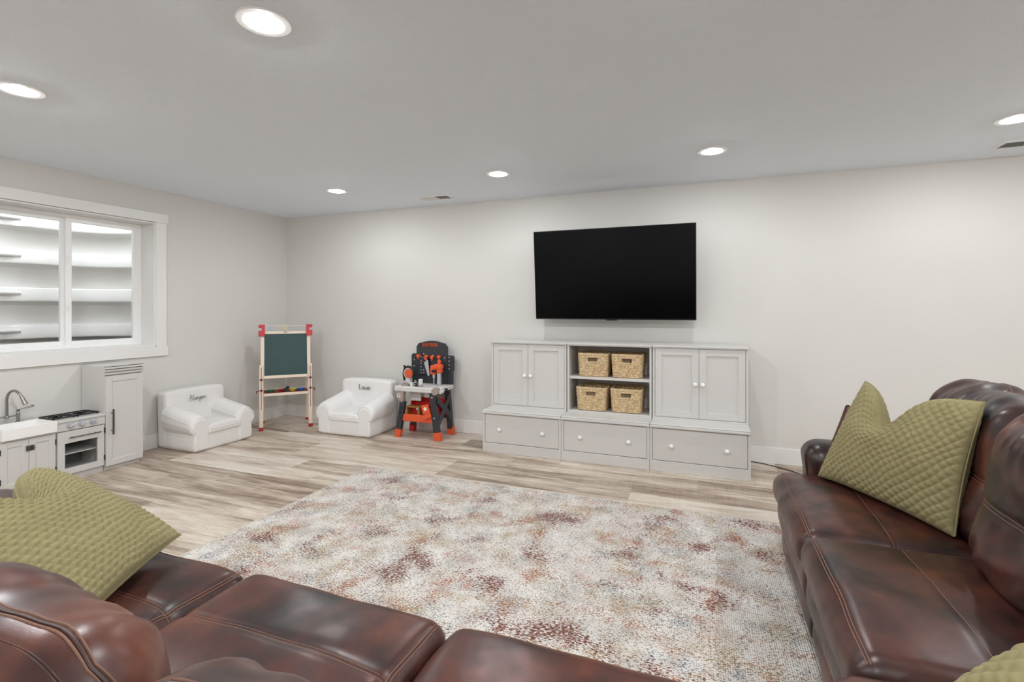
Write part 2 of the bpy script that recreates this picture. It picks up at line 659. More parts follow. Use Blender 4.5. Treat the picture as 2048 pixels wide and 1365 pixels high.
M['whitefab'] = mat_fabric('white_twill', (236, 235, 234))
M['stripefab'] = mat_fabric('striped_twill', (234, 232, 230), True)
M['piping'] = pmat('white_piping', (240, 240, 239), 0.85)
M['stitchname'] = pmat('charcoal_thread', (62, 62, 66), 0.8)
M['pine'] = mat_wood('pine', (226, 205, 184), (240, 226, 210))
M['red'] = pmat('red_plastic', (186, 22, 40), 0.35)
M['dkred'] = pmat('tray_red', (112, 22, 30), 0.45)
M['chalk'] = pmat('chalkboard_green', (44, 72, 72), 0.65, var=0.12, scale=5)
M['black'] = pmat('black_plastic', (46, 48, 54), 0.45, var=0.06)
M['vblack'] = pmat('jet_plastic', (22, 22, 24), 0.4)
M['orange'] = pmat('orange_plastic', (222, 88, 46), 0.4)
M['redplastic'] = pmat('bin_red', (190, 28, 26), 0.4)
M['greyplastic'] = pmat('light_grey_plastic', (214, 213, 210), 0.4)
M['silver'] = pmat('silver_plastic', (196, 198, 204), 0.3, 0.4)
M['taupe'] = pmat('taupe_plastic', (160, 146, 138), 0.5)
M['gold'] = pmat('amber_plastic', (150, 100, 44), 0.4)
M['whiteplastic'] = pmat('white_plastic', (232, 232, 230), 0.35)
M['hole'] = pmat('peg_hole', (214, 214, 210), 0.6)
M['yellow'] = pmat('yellow_plastic', (214, 190, 60), 0.4)
M['blue'] = pmat('blue_plastic', (50, 110, 190), 0.4)
M['green'] = pmat('green_plastic', (48, 120, 70), 0.4)
M['felt'] = pmat('grey_felt', (60, 68, 60), 0.95)
M['printblue'] = pmat('print_blue', (150, 196, 222), 0.7)
M['printyellow'] = pmat('print_yellow', (226, 208, 130), 0.7)
M['vinyl'] = pmat('window_vinyl', (244, 244, 243), 0.35, var=0.01)
M['pane'] = mat_pane()
M['well'] = pmat('well_plastic', (220, 218, 214), 0.6, var=0.06, scale=5, bump=0.3, bscale=120)
M['gravel'] = mat_gravel()
M['ventshade'] = pmat('vent_shade', (60, 60, 60), 0.8)
M['lens'] = mat_emit('lamp_lens', (1.0, 0.98, 0.95), 8.0)
M['ovenglass'] = pmat('oven_glass', (112, 118, 116), 0.12, var=0.05)
M['cordblack'] = pmat('cord_black', (24, 22, 22), 0.5)
M['gasket'] = pmat('gasket_grey', (120, 120, 120), 0.6)

# ------------------------------------------------------------------ room shell
def struct(name, mb, mat, parent=None, **kw):
    o = mb.build(name, mat, parent, **kw)
    o['kind'] = 'structure'
    return o

floor = struct('floor', MB().box((XL-0.2, YR-0.2, -0.12), (XR+0.2, YB+0.2, -0.008)), M['sub'])
PW, PL = 0.225, 1.5
plank_meshes = {}
def plank_mesh(l, w):
    k = (round(l, 3), round(w, 3))
    if k not in plank_meshes:
        g = 0.0006
        mb = MB().box((-l/2+g, -w/2+g, -0.007), (l/2-g, w/2-g, 0.0), 0.0012)
        me = D.meshes.new('plank')
        me.from_pydata(mb.v, [], mb.f); me.update()
        me.materials.append(M['plank'])
        plank_meshes[k] = me
    return plank_meshes[k]
row, y1 = 0, YB
while y1 > YR+0.01:
    y0 = max(YR, y1-PW)
    x = XL - random.choice((0.15, 0.35, 0.6, 0.8, 1.0, 1.2, 1.35))
    while x < XR-0.01:
        a, b_ = max(x, XL), min(x+PL, XR)
        if b_-a > 0.02:
            o = D.objects.new('plank', plank_mesh(b_-a, y1-y0))
            COL.objects.link(o)
            o.parent = floor
            o.location = ((a+b_)/2, (y0+y1)/2, 0)
        x += PL
    y1 -= PW; row += 1

LX = [-3.275, -1.612, 0.038, 1.703, 3.36]
LY = [3.822, 1.468, -0.89]
LAMPS = [(x, y) for y in LY for x in LX]
hs = 0.066
xs = sorted([XL-0.2, XR+0.2] + [x+s*hs for x in LX for s in (-1, 1)])
ys = sorted([YR-0.2, YB+0.2] + [y+s*hs for y in LY for s in (-1, 1)])
mb = MB()
for i in range(len(xs)-1):
    for j in range(len(ys)-1):
        cx, cy = (xs[i]+xs[i+1])/2, (ys[j]+ys[j+1])/2
        if any(abs(cx-x) < 1e-3 and abs(cy-y) < 1e-3 for x, y in LAMPS):
            continue
        mb.box((xs[i], ys[j], ROOM_H), (xs[i+1], ys[j+1], ROOM_H+0.015))
mb.box((XL-0.2, YR-0.2, ROOM_H+0.09), (XR+0.2, YB+0.2, ROOM_H+0.14))  # unseen slab over the lamp holes, added to block outside light
struct('ceiling', mb, M['ceiling'])

WY0, WY1, WZ0, WZ1 = 1.955, 3.177, 0.967, 2.130      # window opening in the left wall
struct('wall_back', MB().box((XL-0.2, YB, 0), (XR+0.2, YB+0.15, ROOM_H)), M['wall'])
struct('wall_right', MB().box((XR, YR-0.2, 0), (XR+0.15, YB, ROOM_H)), M['wall'])
struct('wall_rear', MB().box((XL-0.2, YR-0.15, 0), (XR, YR, ROOM_H)), M['wall'])
mb = MB()
WT = 0.24
for (a, b_, c, d) in ((YR, WY0, 0, ROOM_H), (WY1, YB, 0, ROOM_H), (WY0, WY1, 0, WZ0), (WY0, WY1, WZ1, ROOM_H)):
    mb.box((XL-WT, a, c), (XL, b_, d))
struct('wall_left', mb, M['wall'])

def baseboard(name, lo, hi, axis, side):
    mb = MB().box(lo, hi)
    o = struct(name, mb, M['trim'], bevel=0.003)
    return o
BH = 0.137
baseboard('baseboard_back', (XL+0.015, YB-0.015, 0), (XR-0.015, YB, BH), 0, 0)
baseboard('baseboard_left', (XL, YR, 0), (XL+0.015, YB, BH), 1, 0)
baseboard('baseboard_right', (XR-0.015, YR, 0), (XR, YB, BH), 1, 0)
baseboard('baseboard_rear', (XL+0.015, YR, 0), (XR-0.015, YR+0.015, BH), 0, 0)

# ------------------------------------------------------------------ window in the left wall
win = D.objects.new('window_1', None)
COL.objects.link(win)
win['kind'] = 'structure'
win['label'] = 'white vinyl sliding window looking into a ribbed window well'
cx0 = XL
def wpart(name, lo, hi, mat='trim', ch=0.002, parent=win):
    return MB().box(lo, hi, ch).build(name, M[mat], parent)
wpart('header_casing', (cx0, WY0-0.115, WZ1+0.004), (cx0+0.024, WY1+0.112, 2.221))
wpart('side_casing', (cx0, WY1, 0.952), (cx0+0.018, WY1+0.098, WZ1+0.004))
wpart('side_casing', (cx0, WY0-0.098, 0.952), (cx0+0.018, WY0, WZ1+0.004))
wpart('sill_casing', (cx0, WY0-0.115, 0.868), (cx0+0.024, WY1+0.112, 0.956))
FX = cx0-0.17
jt = 0.012
wpart('jamb', (FX-0.03, WY1-jt, WZ0), (cx0+0.012, WY1, WZ1))
wpart('jamb', (FX-0.03, WY0, WZ0), (cx0+0.012, WY0+jt, WZ1))
wpart('jamb', (FX-0.03, WY0+jt, WZ1-jt), (cx0+0.012, WY1-jt, WZ1))
wpart('sill', (FX-0.03, WY0+jt, WZ0-0.012), (cx0+0.02, WY1-jt, WZ0+jt))
# outer vinyl frame
f0, f1, g0, g1 = WY0+jt, WY1-jt, WZ0+jt, WZ1-jt
fr = D.objects.new('frame', None); COL.objects.link(fr); fr.parent = win
def vpart(name, lo, hi, mat='vinyl', ch=0.003, parent=fr):
    return MB().box(lo, hi, ch).build(name, M[mat], parent)
vpart('frame_rail', (FX-0.07, f0, g1-0.028), (FX, f1, g1))
vpart('frame_rail', (FX-0.07, f0, g0), (FX, f1, g0+0.028))
vpart('frame_stile', (FX-0.07, f0, g0+0.028), (FX, f0+0.024, g1-0.028))
vpart('frame_stile', (FX-0.07, f1-0.024, g0+0.028), (FX, f1, g1-0.028))
def sash(y0, y1, x, wl, wr):
    s = D.objects.new('sash', None); COL.objects.link(s); s.parent = win
    z0, z1 = g0+0.026, g1-0.026
    w = 0.036
    vpart('sash_rail', (x-0.028, y0, z1-w), (x, y1, z1), parent=s)
    vpart('sash_rail', (x-0.028, y0, z0), (x, y1, z0+w), parent=s)
    vpart('sash_stile', (x-0.028, y0, z0+w), (x, y0+wl, z1-w), parent=s)
    vpart('sash_stile', (x-0.028, y1-wr, z0+w), (x, y1, z1-w), parent=s)
    vpart('gasket', (x-0.0235, y0+wl-0.001, z0+w-0.001), (x-0.0215, y1-wr+0.001, z0+w+0.004), 'gasket', 0, s)
    MB().box((x-0.018, y0+wl-0.004, z0+w-0.004), (x-0.013, y1-wr+0.004, z1-w+0.004)).build('pane', M['pane'], s)
    return s
mid = (f0+f1)/2
sash(f0+0.022, mid+0.006, FX-0.036, 0.04, 0.034)
s2 = sash(mid-0.006, f1-0.022, FX-0.006, 0.044, 0.05)
for z in (1.32, 1.74):
    lk = MB().box((FX-0.006, mid-0.012, z-0.035), (FX+0.004, mid+0.010, z+0.035), 0.003)
    lk.box((FX+0.004, mid-0.006, z-0.012), (FX+0.016, mid+0.006, z+0.03), 0.003)
    lk.build('latch', M['vinyl'], win)

# window well outside: ribbed plastic panels stepping down to gravel
well = thing('window_well', 'ribbed light grey plastic window well seen through the window panes', 'window well', (XL-WT, 2.566, 0.0))
ths = np.linspace(0.0, PI, 121)
def wp(t, off):
    c, s = math.cos(t), math.sin(t)
    yy = math.copysign(abs(c)**0.62, c)*0.92
    xx = -(abs(s)**0.62)*0.92 - 0.02
    n = np.array([xx/0.92**2, yy/0.92**2]); n /= np.linalg.norm(n)+1e-9
    return np.array([xx, yy]) - n*off
prof_all = []
tiers = [2.912, 2.56, 2.21, 1.865, 1.512, 1.16]  # top tier is out of view, added to even out the sky light
TH = 0.352
def tier_profile():
    return [(0.0, 0.055), (-0.006, 0.070), (-0.03, 0.080), (-0.112, 0.122), (-0.124, 0.118), (-0.138, 0.03), (-0.16, 0.004), (-0.24, 0.006), (-0.32, 0.018), (-0.342, 0.03), (-0.3519, 0.052)]
for ti, zt in enumerate(tiers):
    rows = []
    pr_ = tier_profile()
    for (dz, p) in pr_:
        r_ = []
        for t in ths:
            yy = wp(t, 0)[1]
            pp = p
            a = abs(yy)
            if a < 0.105 and dz <= -0.03 and p > 0.05 and dz > -0.2:
                pp = 0.035
            if a < 0.105 and dz > -0.03:
                pp = p*0.55
            elif a < 0.20 and p > 0.05:
                pp = p*(1-0.22*(0.20-a)/0.095)
            q = wp(t, pp)
            r_.append((q[0], q[1], zt+dz))
        rows.append(r_)
    MB().grid(np.array(rows)).build('well_panel', M['well'], well, smooth=50)
    # ledge bar of the climbing step
    b0 = wp(PI/2, 0.075)
    MB().cyl((b0[0], -0.112, zt-0.05), (b0[0], 0.112, zt-0.05), 0.017, n=14).build('step_bar', M['well'], well, smooth=60)
gm = MB()
gn = 46
GX, GY = np.meshgrid(np.linspace(-1.0, -0.02, gn), np.linspace(-0.98, 0.98, gn), indexing='ij')
GZ = 0.90 + 0.03*RNG.normal(size=GX.shape)*0.5
gm.grid(np.stack([GX, GY, GZ], -1))
for _ in range(260):
    x, y = RNG.uniform(-0.9, -0.05), RNG.uniform(-0.85, 0.85)
    s = RNG.uniform(0.012, 0.035)
    Mx = T(x, y, 0.915) @ Matrix.Rotation(RNG.uniform(0, 6), 4, Vector(RNG.normal(size=3)).normalized())
    gm.box((-s, -s*0.8, -s*0.6), (s, s*0.8, s*0.6), s*0.4, Mx)
g_ = gm.build('gravel', M['gravel'], well, smooth=30)
g_['kind'] = 'stuff'
struct('wall_foundation', MB().box((XL-WT, -3, ROOM_H), (XL-0.01, 8, 3.1)), M['well'])
# outside ground that closes the well off, raised to even its sky light
struct('ground', MB().box((-9, -3, 2.86), (XL-WT-0.95, 8, 2.92)).box((XL-WT-0.97, -3, 2.86), (XL-WT, 2.566-0.95, 2.92)).box((XL-WT-0.97, 2.566+0.95, 2.86), (XL-WT, 8, 2.92)), M['gravel'])

# ------------------------------------------------------------------ ceiling lamps and vents
lamp_labels = {
    (0, 0): 'recessed ceiling light nearest the far corner above the easel',
    (1, 0): 'recessed ceiling light beside the vent, left of the television',
    (2, 0): 'recessed ceiling light above the right end of the white cabinets',
    (3, 0): 'recessed ceiling light cut by the right edge next to a vent',
    (0, 1): 'recessed ceiling light closest to the window, at the left edge',
    (1, 1): 'largest recessed ceiling light, nearest the viewer at the top left',
    (4, 0): 'recessed ceiling light in the back right corner, outside the picture',
    (2, 1): 'recessed ceiling light over the corner seat, above the picture',
    (3, 1): 'recessed ceiling light over the right sofa back, above the picture',
    (4, 1): 'recessed ceiling light by the right wall, outside the picture',
    (0, 2): 'recessed ceiling light behind the camera by the left wall',
    (1, 2): 'recessed ceiling light behind the camera, second from the left wall',
    (2, 2): 'recessed ceiling light directly behind the camera',
    (3, 2): 'recessed ceiling light behind the camera, second from the right wall',
    (4, 2): 'recessed ceiling light behind the camera by the right wall'}
def ring_mesh(prof, n=40):
    mb = MB().lathe(prof, n)
    return mb
trim_mb = MB().lathe([(0.101, 0.0), (0.101, -0.005), (0.098, -0.0075), (0.075, -0.0075), (0.0725, -0.006), (0.072, 0.0)], 48)
baf_prof = []
for i in range(7):
    z = 0.0+i*0.006
    r = 0.072-i*0.0018
    baf_prof += [(r, z), (r-0.0012, z+0.003)]
baf_mb = MB().lathe(baf_prof + [(0.0585, 0.043)], 48)
lens_mb = MB().lathe([(0.0001, 0.040), (0.060, 0.042)], 32)
lamp0 = None
lamp_rows = []
for k in range(3):
    lamp_data = D.lights.new('lamp_light', 'POINT')
    lamp_data.shadow_soft_size = 0.026; lamp_data.energy = LAMP_W[k]
    lamp_data.color = (0.955, 0.978, 1.0)
    lamp_rows.append(lamp_data)
for j, y in enumerate(LY):
    for i, x in enumerate(LX):
        if lamp0 is None:
            t = thing('recessed_light', '', 'ceiling light', group='recessed ceiling lights')
            trim_mb.build('trim_ring', M['trim'], t)
            baf_mb.build('baffle', M['whiteplastic'], t, smooth=60)
            lens_mb.build('lens', M['lens'], t, smooth=60)
            lo = D.objects.new('lamp_light', lamp_rows[0]); COL.objects.link(lo); lo.parent = t
            lo.location = (0, 0, 0.010)
            lamp0 = t
        else:
            t = copy_tree(lamp0)
        t.location = (x, y, ROOM_H)
        for c_ in t.children:
            if c_.type == 'LIGHT':
                c_.data = lamp_rows[j]
        t['label'] = lamp_labels[(i, j)]

def vent(x, y, label, w=0.34, d=0.17):
    t = thing('ceiling_vent', label, 'vent', (x, y, ROOM_H), group='ceiling vents')
    f = 0.022
    fm = MB()
    fm.box((-w/2, -d/2, -0.008), (w/2, -d/2+f, 0), 0.002).box((-w/2, d/2-f, -0.008), (w/2, d/2, 0), 0.002)
    fm.box((-w/2, -d/2+f, -0.008), (-w/2+f, d/2-f, 0), 0.002).box((w/2-f, -d/2+f, -0.008), (w/2, d/2-f, 0), 0.002)
    fm.box((-0.008, -d/2+f, -0.007), (0.008, d/2-f, 0))
    fm.build('frame', M['trim'], t)
    MB().box((-w/2+0.01, -d/2+0.01, -0.0015), (w/2-0.01, d/2-0.01, -0.0005)).build('backing', M['ventshade'], t)  # dark sheet painted as the shade of the duct; no opening behind it
    for s in (-1, 1):
        k = 9
        for q in range(k):
            xx = s*(0.012+(q+0.5)*(w/2-f-0.012)/k)
            MB().box((-0.0008, -d/2+f, -0.005), (0.0008, d/2-f, 0.005), 0, T(xx, 0, -0.0055) @ RY(s*-0.9)).build('slat', M['trim'], t)
vent(-2.54, 4.415, 'white ceiling vent between two lights near the back wall')
vent(2.03, 4.405, 'white ceiling vent at the right edge of the ceiling')

# ------------------------------------------------------------------ rug
RX0, RX1, RY0, RY1 = -2.592, 0.46, 0.98, 3.425
rug = thing('area_rug', 'distressed cream area rug with rust, gold and blue flecks', 'rug', ((RX0+RX1)/2, (RY0+RY1)/2, 0))
rw, rd = (RX1-RX0)/2, (RY1-RY0)/2
gx, gy = np.linspace(-rw+0.008, rw-0.008, 160), np.linspace(-rd+0.008, rd-0.008, 130)
GX, GY = np.meshgrid(gx, gy, indexing='ij')
GZ = 0.0095 + 0.0008*wob(np.stack([GX.ravel(), GY.ravel(), 0*GX.ravel()], 1), 1.6).reshape(GX.shape)
MB().grid(np.stack([GX, GY, GZ], -1)).build('pile', M['rug'], rug, smooth=180)
MB().box((-rw+0.006, -rd+0.006, 0.0005), (rw-0.006, rd-0.006, 0.006)).build('backing', M['binding'], rug)
for (a, b_) in (((-rw, -rd), (rw, -rd)), ((rw, -rd), (rw, rd)), ((rw, rd), (-rw, rd)), ((-rw, rd), (-rw, -rd))):
    MB().tube([(a[0]+(b_[0]-a[0])*t, a[1]+(b_[1]-a[1])*t, 0.0065) for t in np.linspace(0, 1, 30)], 0.006, 8).build('edge_binding', M['binding'], rug, smooth=60)

# ------------------------------------------------------------------ television
tw, th = 1.449, 0.832
tilt = math.atan2(0.078, 0.826)
tv = thing('television', 'large black flat television tilted down on the back wall', 'television', (-0.805, 4.575, 1.218))
Mt = RX(tilt)
MB().box((-tw/2, -0.012, 0), (tw/2, 0.022, th), 0.003, Mt).build('bezel', M['tvblack'], tv)
MB().box((-tw/2+0.006, -0.0135, 0.012), (tw/2-0.006, -0.0118, th-0.006), 0, Mt).build('screen', M['screen'], tv)
MB().box((-tw/2+0.12, 0.0225, 0.10), (tw/2-0.12, 0.058, th-0.22), 0.012, Mt).build('rear_housing', M['tvblack'], tv)
MB().box((-0.05, -0.010, -0.008), (0.05, 0.012, 0.001), 0.002, Mt).build('sensor', M['tvblack'], tv)
wb_ = MB().box((-0.28, 0.172, 0.28), (0.28, 0.188, 0.50), 0.003)
for s in (-1, 1):
    wb_.cyl((s*0.22, 0.18, 0.46), (s*0.22, -0.005, 0.44), 0.012).cyl((s*0.22, 0.18, 0.32), (s*0.22, 0.03, 0.30), 0.012)
wb_.build('wall_bracket', M['iron'], tv)

# ------------------------------------------------------------------ white storage wall
KN = [(0.0001, 0.030), (0.010, 0.029), (0.016, 0.025), (0.018, 0.019), (0.015, 0.013), (0.009, 0.008), (0.008, 0.0)]
def knob(parent, x, y, z, s=1.0):
    """round knob sticking out towards -y"""
    return MB().lathe([(r*s, z_*s) for r, z_ in KN][::-1], 20, T(x, y, z) @ RX(PI/2)).build('knob', M['knob'], parent, smooth=60)
CX = [-1.925, -1.178, -0.431, 0.316]
base_labels = ['white two-knob drawer base at the left end below the television',
               'white two-knob drawer base in the middle under the basket shelves',
               'white two-knob drawer base at the right end nearest the sofa']
for i in range(3):
    x0, x1 = CX[i]+0.001, CX[i+1]-0.001
    w = x1-x0
    t = thing('drawer_base', base_labels[i], 'cabinet', ((x0+x1)/2, 4.20, 0), group='white drawer bases')
    h = w/2
    MB().box((-h, -0.004, 0), (h, 0.53, 0.078), 0.002).box((-h, -0.002, 0.078), (h, 0.53, 0.086), 0.003).build('plinth', M['cab'], t)
    c = MB().box((-h, 0, 0.086), (-h+0.02, 0.53, 0.356)).box((h-0.02, 0, 0.086), (h, 0.53, 0.356)).box((-h+0.02, 0.515, 0.086), (h-0.02, 0.53, 0.356))
    c.box((-h+0.02, 0.03, 0.086), (h-0.02, 0.515, 0.096)).box((-h+0.02, 0, 0.349), (h-0.02, 0.515, 0.356))
    c.build('carcass', M['cab'], t)
    MB().box((-h, -0.020, 0.3565), (h, 0.53, 0.374), 0.003).box((-h, -0.010, 0.374), (h, 0.53, 0.386), 0.004).build('top', M['cab'], t)
    dr = MB().box((-h+0.0225, 0.0025, 0.0905), (h-0.0225, 0.022, 0.3465), 0.0015)
    dr.box((-h+0.035, 0.022, 0.11), (h-0.035, 0.45, 0.30))
    d_ = dr.build('drawer', M['cab'], t)
    for s in (-1, 1):
        knob(d_, s*0.205, 0.003, 0.214)
def hutch(i, name, label, doors):
    x0, x1 = CX[i]+0.004, CX[i+1]-0.004
    h = (x1-x0)/2
    t = thing(name, label, 'cabinet', ((x0+x1)/2, 4.392, 0.386), group='white cabinets on the drawer bases')
    H = 0.622
    Dp = 0.345
    MB().box((-h, 0, 0), (-h+0.018, Dp, H-0.024), 0.001).build('side_panel', M['cab'], t)
    MB().box((h-0.018, 0, 0), (h, Dp, H-0.024), 0.001).build('side_panel', M['cab'], t)
    MB().box((-h+0.018, Dp-0.012, 0.018), (h-0.018, Dp, H-0.024)).build('back_panel', M['cabin'], t)
    MB().box((-h+0.018, 0, 0), (h-0.018, Dp, 0.018), 0.001).build('bottom_panel', M['cab'], t)
    MB().box((-h-0.003, -0.014, H-0.016), (h+0.003, Dp, H), 0.003).box((-h-0.001, -0.006, H-0.024), (h+0.001, Dp, H-0.016), 0.001).build('top', M['cab'], t)
    if doors:
        z0, z1 = 0.021, H-0.027
        for s in (-1, 1):
            a, b_ = (-h+0.0205, -0.0012) if s < 0 else (0.0012, h-0.0205)
            f = 0.055
            dm = MB().box((a, 0.002, z0), (a+f, 0.021, z1), 0.0015).box((b_-f, 0.002, z0), (b_, 0.021, z1), 0.0015)
            dm.box((a+f, 0.002, z0), (b_-f, 0.021, z0+f), 0.0015).box((a+f, 0.002, z1-f), (b_-f, 0.021, z1), 0.0015)
            d_ = dm.build('door', M['cab'], t)
            MB().box((a+f-0.002, 0.011, z0+f-0.002), (b_-f+0.002, 0.016, z1-f+0.002)).build('door_panel', M['cab'], d_)
            knob(d_, s*0.029, 0.002, 0.305)
    else:
        MB().box((-h+0.0185, 0.012, 0.299), (h-0.0185, Dp-0.013, 0.323), 0.0015).build('shelf', M['cab'], t)
        for s in (-1, 1):
            MB().cyl((s*(h-0.018), 0.05, 0.291), (s*(h-0.03), 0.05, 0.291), 0.007).build('shelf_pin', M['whiteplastic'], t)
    return t
hutch(0, 'door_cabinet', 'white two-door cabinet left of the basket shelves', True)
hutch(1, 'shelf_cabinet', 'white open shelf cabinet holding four woven baskets', False)
hutch(2, 'door_cabinet', 'white two-door cabinet right of the basket shelves', True)

def rrect(hx, hy, r, n=10):
    pts = []
    for (cx, cy, a0) in ((hx-r, hy-r, 0), (-hx+r, hy-r, 90), (-hx+r, -hy+r, 180), (hx-r, -hy+r, 270)):
        for k in range(n+1):
            a = math.radians(a0+90*k/n)
            pts.append((cx+r*math.cos(a), cy+r*math.sin(a)))
    out = []
    m = len(pts)
    for i in range(m):
        a, b_ = pts[i], pts[(i+1) % m]
        L = math.dist(a, b_)
        k = max(1, int(L/0.008))
        for q in range(k):
            out.append((a[0]+(b_[0]-a[0])*q/k, a[1]+(b_[1]-a[1])*q/k))
    return out
basket_meshes = None
def basket(x, y, z, label, rz=0.0):
    global basket_meshes
    t = thing('woven_basket', label, 'basket', (x, y, z), rz, group='woven baskets on the white shelves')
    if basket_meshes is None:
        n, H = 14, 0.196
        body = MB()
        for i in range(n):
            f = (i+0.5)/n
            hx, hy = 0.118+0.012*f, 0.128+0.010*f
            P = rrect(hx, hy, 0.025)
            L = 0; prev = P[0]; pts = []
            for p in P:
                L += math.dist(p, prev); prev = p
                o = 0.0035*math.sin(L*2*PI/0.026 + i*PI)
                nn = Vector((p[0], p[1]*0.9)); nn.normalize()
                pts.append((p[0]+nn.x*o, p[1]+nn.y*o, H*f+0.0015*math.sin(L*300+i*2.1), p))
            if i in (9, 10, 11):
                k0 = [k for k, q in enumerate(pts) if q[3][1] < -hy+0.01 and abs(q[3][0]) < 0.038]
                a, b_ = min(k0), max(k0)
                seq = pts[b_+1:]+pts[:a]
                body.tube([q[:3] for q in seq], 0.0092, 6)
            else:
                body.tube([q[:3] for q in pts], 0.0092, 6, closed=True)
        rim = MB().tube([(p[0], p[1], H+0.002+0.001*math.sin(k*1.3)) for k, p in enumerate(rrect(0.131, 0.139, 0.026))], 0.0095, 6, closed=True)
        bot = MB().box((-0.115, -0.125, -0.004), (0.115, 0.125, 0.006), 0.003)
        hr = MB().tube([(xx, -0.140, zz) for xx, zz in ((-0.044, 0.128), (0.044, 0.128), (0.044, 0.172), (-0.044, 0.172))], 0.006, 6, closed=True)
        basket_meshes = []
        for nm, mb in (('woven_body', body), ('rim', rim), ('bottom', bot), ('handle_rim', hr)):
            me = D.meshes.new(nm); me.from_pydata(mb.v, [], mb.f); me.update(); basket_meshes.append((nm, me))
    for nm, me in basket_meshes:
        link(nm, me, M['straw'], t, 60)
basket(-0.945, 4.548, 0.713, 'woven seagrass basket on the upper shelf, left one')
basket(-0.648, 4.552, 0.713, 'woven seagrass basket on the upper shelf, right one', 0.02)
basket(-0.960, 4.545, 0.409, 'woven seagrass basket on the lower shelf, left one', -0.01)
basket(-0.655, 4.550, 0.409, 'woven seagrass basket on the lower shelf, right one', 0.015)

# ------------------------------------------------------------------ toy kitchen along the left wall
KX = -4.53
def to_wall(y):      # local frame: +x runs along the wall (world +y), -y points into the room (world +x)
    return (KX, y, 0)
def panel_door(t, a, b_, z0, z1, f, mat='cab', nm='door', depth=0.018, inset=0.007):
    dm = MB().box((a, 0, z0), (a+f, depth, z1), 0.0012).box((b_-f, 0, z0), (b_, depth, z1), 0.0012)
    dm.box((a+f, 0, z0), (b_-f, depth, z0+f), 0.0012).box((a+f, 0, z1-f), (b_-f, depth, z1), 0.0012)
    d_ = dm.build(nm, M[mat], t)
    MB().box((a+f-0.001, inset, z0+f-0.001), (b_-f+0.001, depth-0.002, z1-f+0.001), 0).build('door_panel', M[mat], d_)
    mo = MB()
    e = 0.006
    for (p, q) in (((a+f, z0+f), (b_-f, z0+f)), ((b_-f, z0+f), (b_-f, z1-f)), ((b_-f, z1-f), (a+f, z1-f)), ((a+f, z1-f), (a+f, z0+f))):
        mo.cyl((p[0], inset-0.001, p[1]), (q[0], inset-0.001, q[1]), e*0.7, n=8)
    mo.build('moulding', M[mat], d_, smooth=60)
    return d_
# refrigerator
t = thing('toy_refrigerator', 'tall white play refrigerator with louvred top at the end of the toy kitchen', 'toy refrigerator', (KX, 2.718, 0), PI/2)
w = 0.1435
MB().box((-w, 0.02, 0.034), (w, 0.315, 0.848), 0.002).build('body', M['cab'], t)
MB().box((-w+0.004, 0.035, 0), (w-0.010, 0.31, 0.034)).build('plinth', M['cab'], t)
g = MB()
for k in range(3):
    g.prism([(0.02, 0), (-0.004-0.004*(k == 2), 0.003), (-0.008, 0.018), (0.02, 0.023)], -w-0.003, w+0.003, T(0, 0, 0.775+k*0.0235) @ Matrix(((0, 0, 1, 0), (1, 0, 0, 0), (0, 1, 0, 0), (0, 0, 0, 1))))
g.box((-w-0.003, -0.012, 0.8455), (w+0.003, 0.02, 0.853), 0.002).build('louvre', M['cab'], t)
fd = panel_door(t, -w+0.001, w-0.001, 0.037, 0.768, 0.046)
hb = MB().box((-0.108, -0.032, 0.292), (-0.097, -0.022, 0.497), 0.001)
for z in (0.325, 0.465):
    hb.cyl((-0.1025, 0.0, z), (-0.1025, -0.024, z), 0.004, n=10)
hb.build('handle', M['dkmetal'], fd)
# oven
t = thing('toy_oven', 'white play oven with three knobs and two black burners', 'toy oven', (KX, 2.409, 0), PI/2)
w = 0.1635
bd = MB().box((-w, 0.022, 0.045), (-w+0.012, 0.315, 0.385)).box((w-0.012, 0.022, 0.045), (w, 0.315, 0.385)).box((-w, 0.295, 0.045), (w, 0.315, 0.385)).box((-w, 0.022, 0.045), (w, 0.315, 0.062))
bd.box((-w, 0.006, 0.386), (w, 0.315, 0.452), 0.002)
bd.build('body', M['cab'], t)
MB().box((-w, -0.004, 0.452), (w, 0.315, 0.470), 0.003).build('cooktop', M['cab'], t)
MB().box((-w, 0.032, 0), (w, 0.31, 0.045)).build('plinth', M['cab'], t)
MB().box((-w+0.012, 0.04, 0.196), (w-0.012, 0.29, 0.204)).build('oven_rack', M['cab'], t)
MB().box((-w+0.0125, 0.286, 0.063), (w-0.0125, 0.294, 0.384)).build('oven_lining', M['ovenglass'], t)
a, b_, z0, z1 = -w+0.008, w-0.008, 0.052, 0.381
dm = MB().box((a, 0.004, z0), (-0.108, 0.021, z1), 0.0012).box((0.110, 0.004, z0), (b_, 0.021, z1), 0.0012).box((-0.108, 0.004, z0), (0.110, 0.021, 0.099), 0.0012).box((-0.108, 0.004, 0.289), (0.110, 0.021, z1), 0.0012)
od = dm.build('door', M['cab'], t)
MB().box((-0.109, 0.0115, 0.098), (0.111, 0.0145, 0.290)).build('door_glass', M['pane'], od)
hb = MB().cyl((-0.092, -0.022, 0.333), (0.122, -0.022, 0.333), 0.0045, n=10)
for x in (-0.065, 0.09):
    hb.cyl((x, 0.004, 0.333), (x, -0.022, 0.333), 0.0035, n=8)
hb.build('handle', M['dkmetal'], od, smooth=60)
for z in (0.335, 0.115):
    MB().cyl((w-0.006, 0.003, z-0.02), (w-0.006, 0.003, z+0.02), 0.0045, n=8).build('hinge', M['iron'], t)
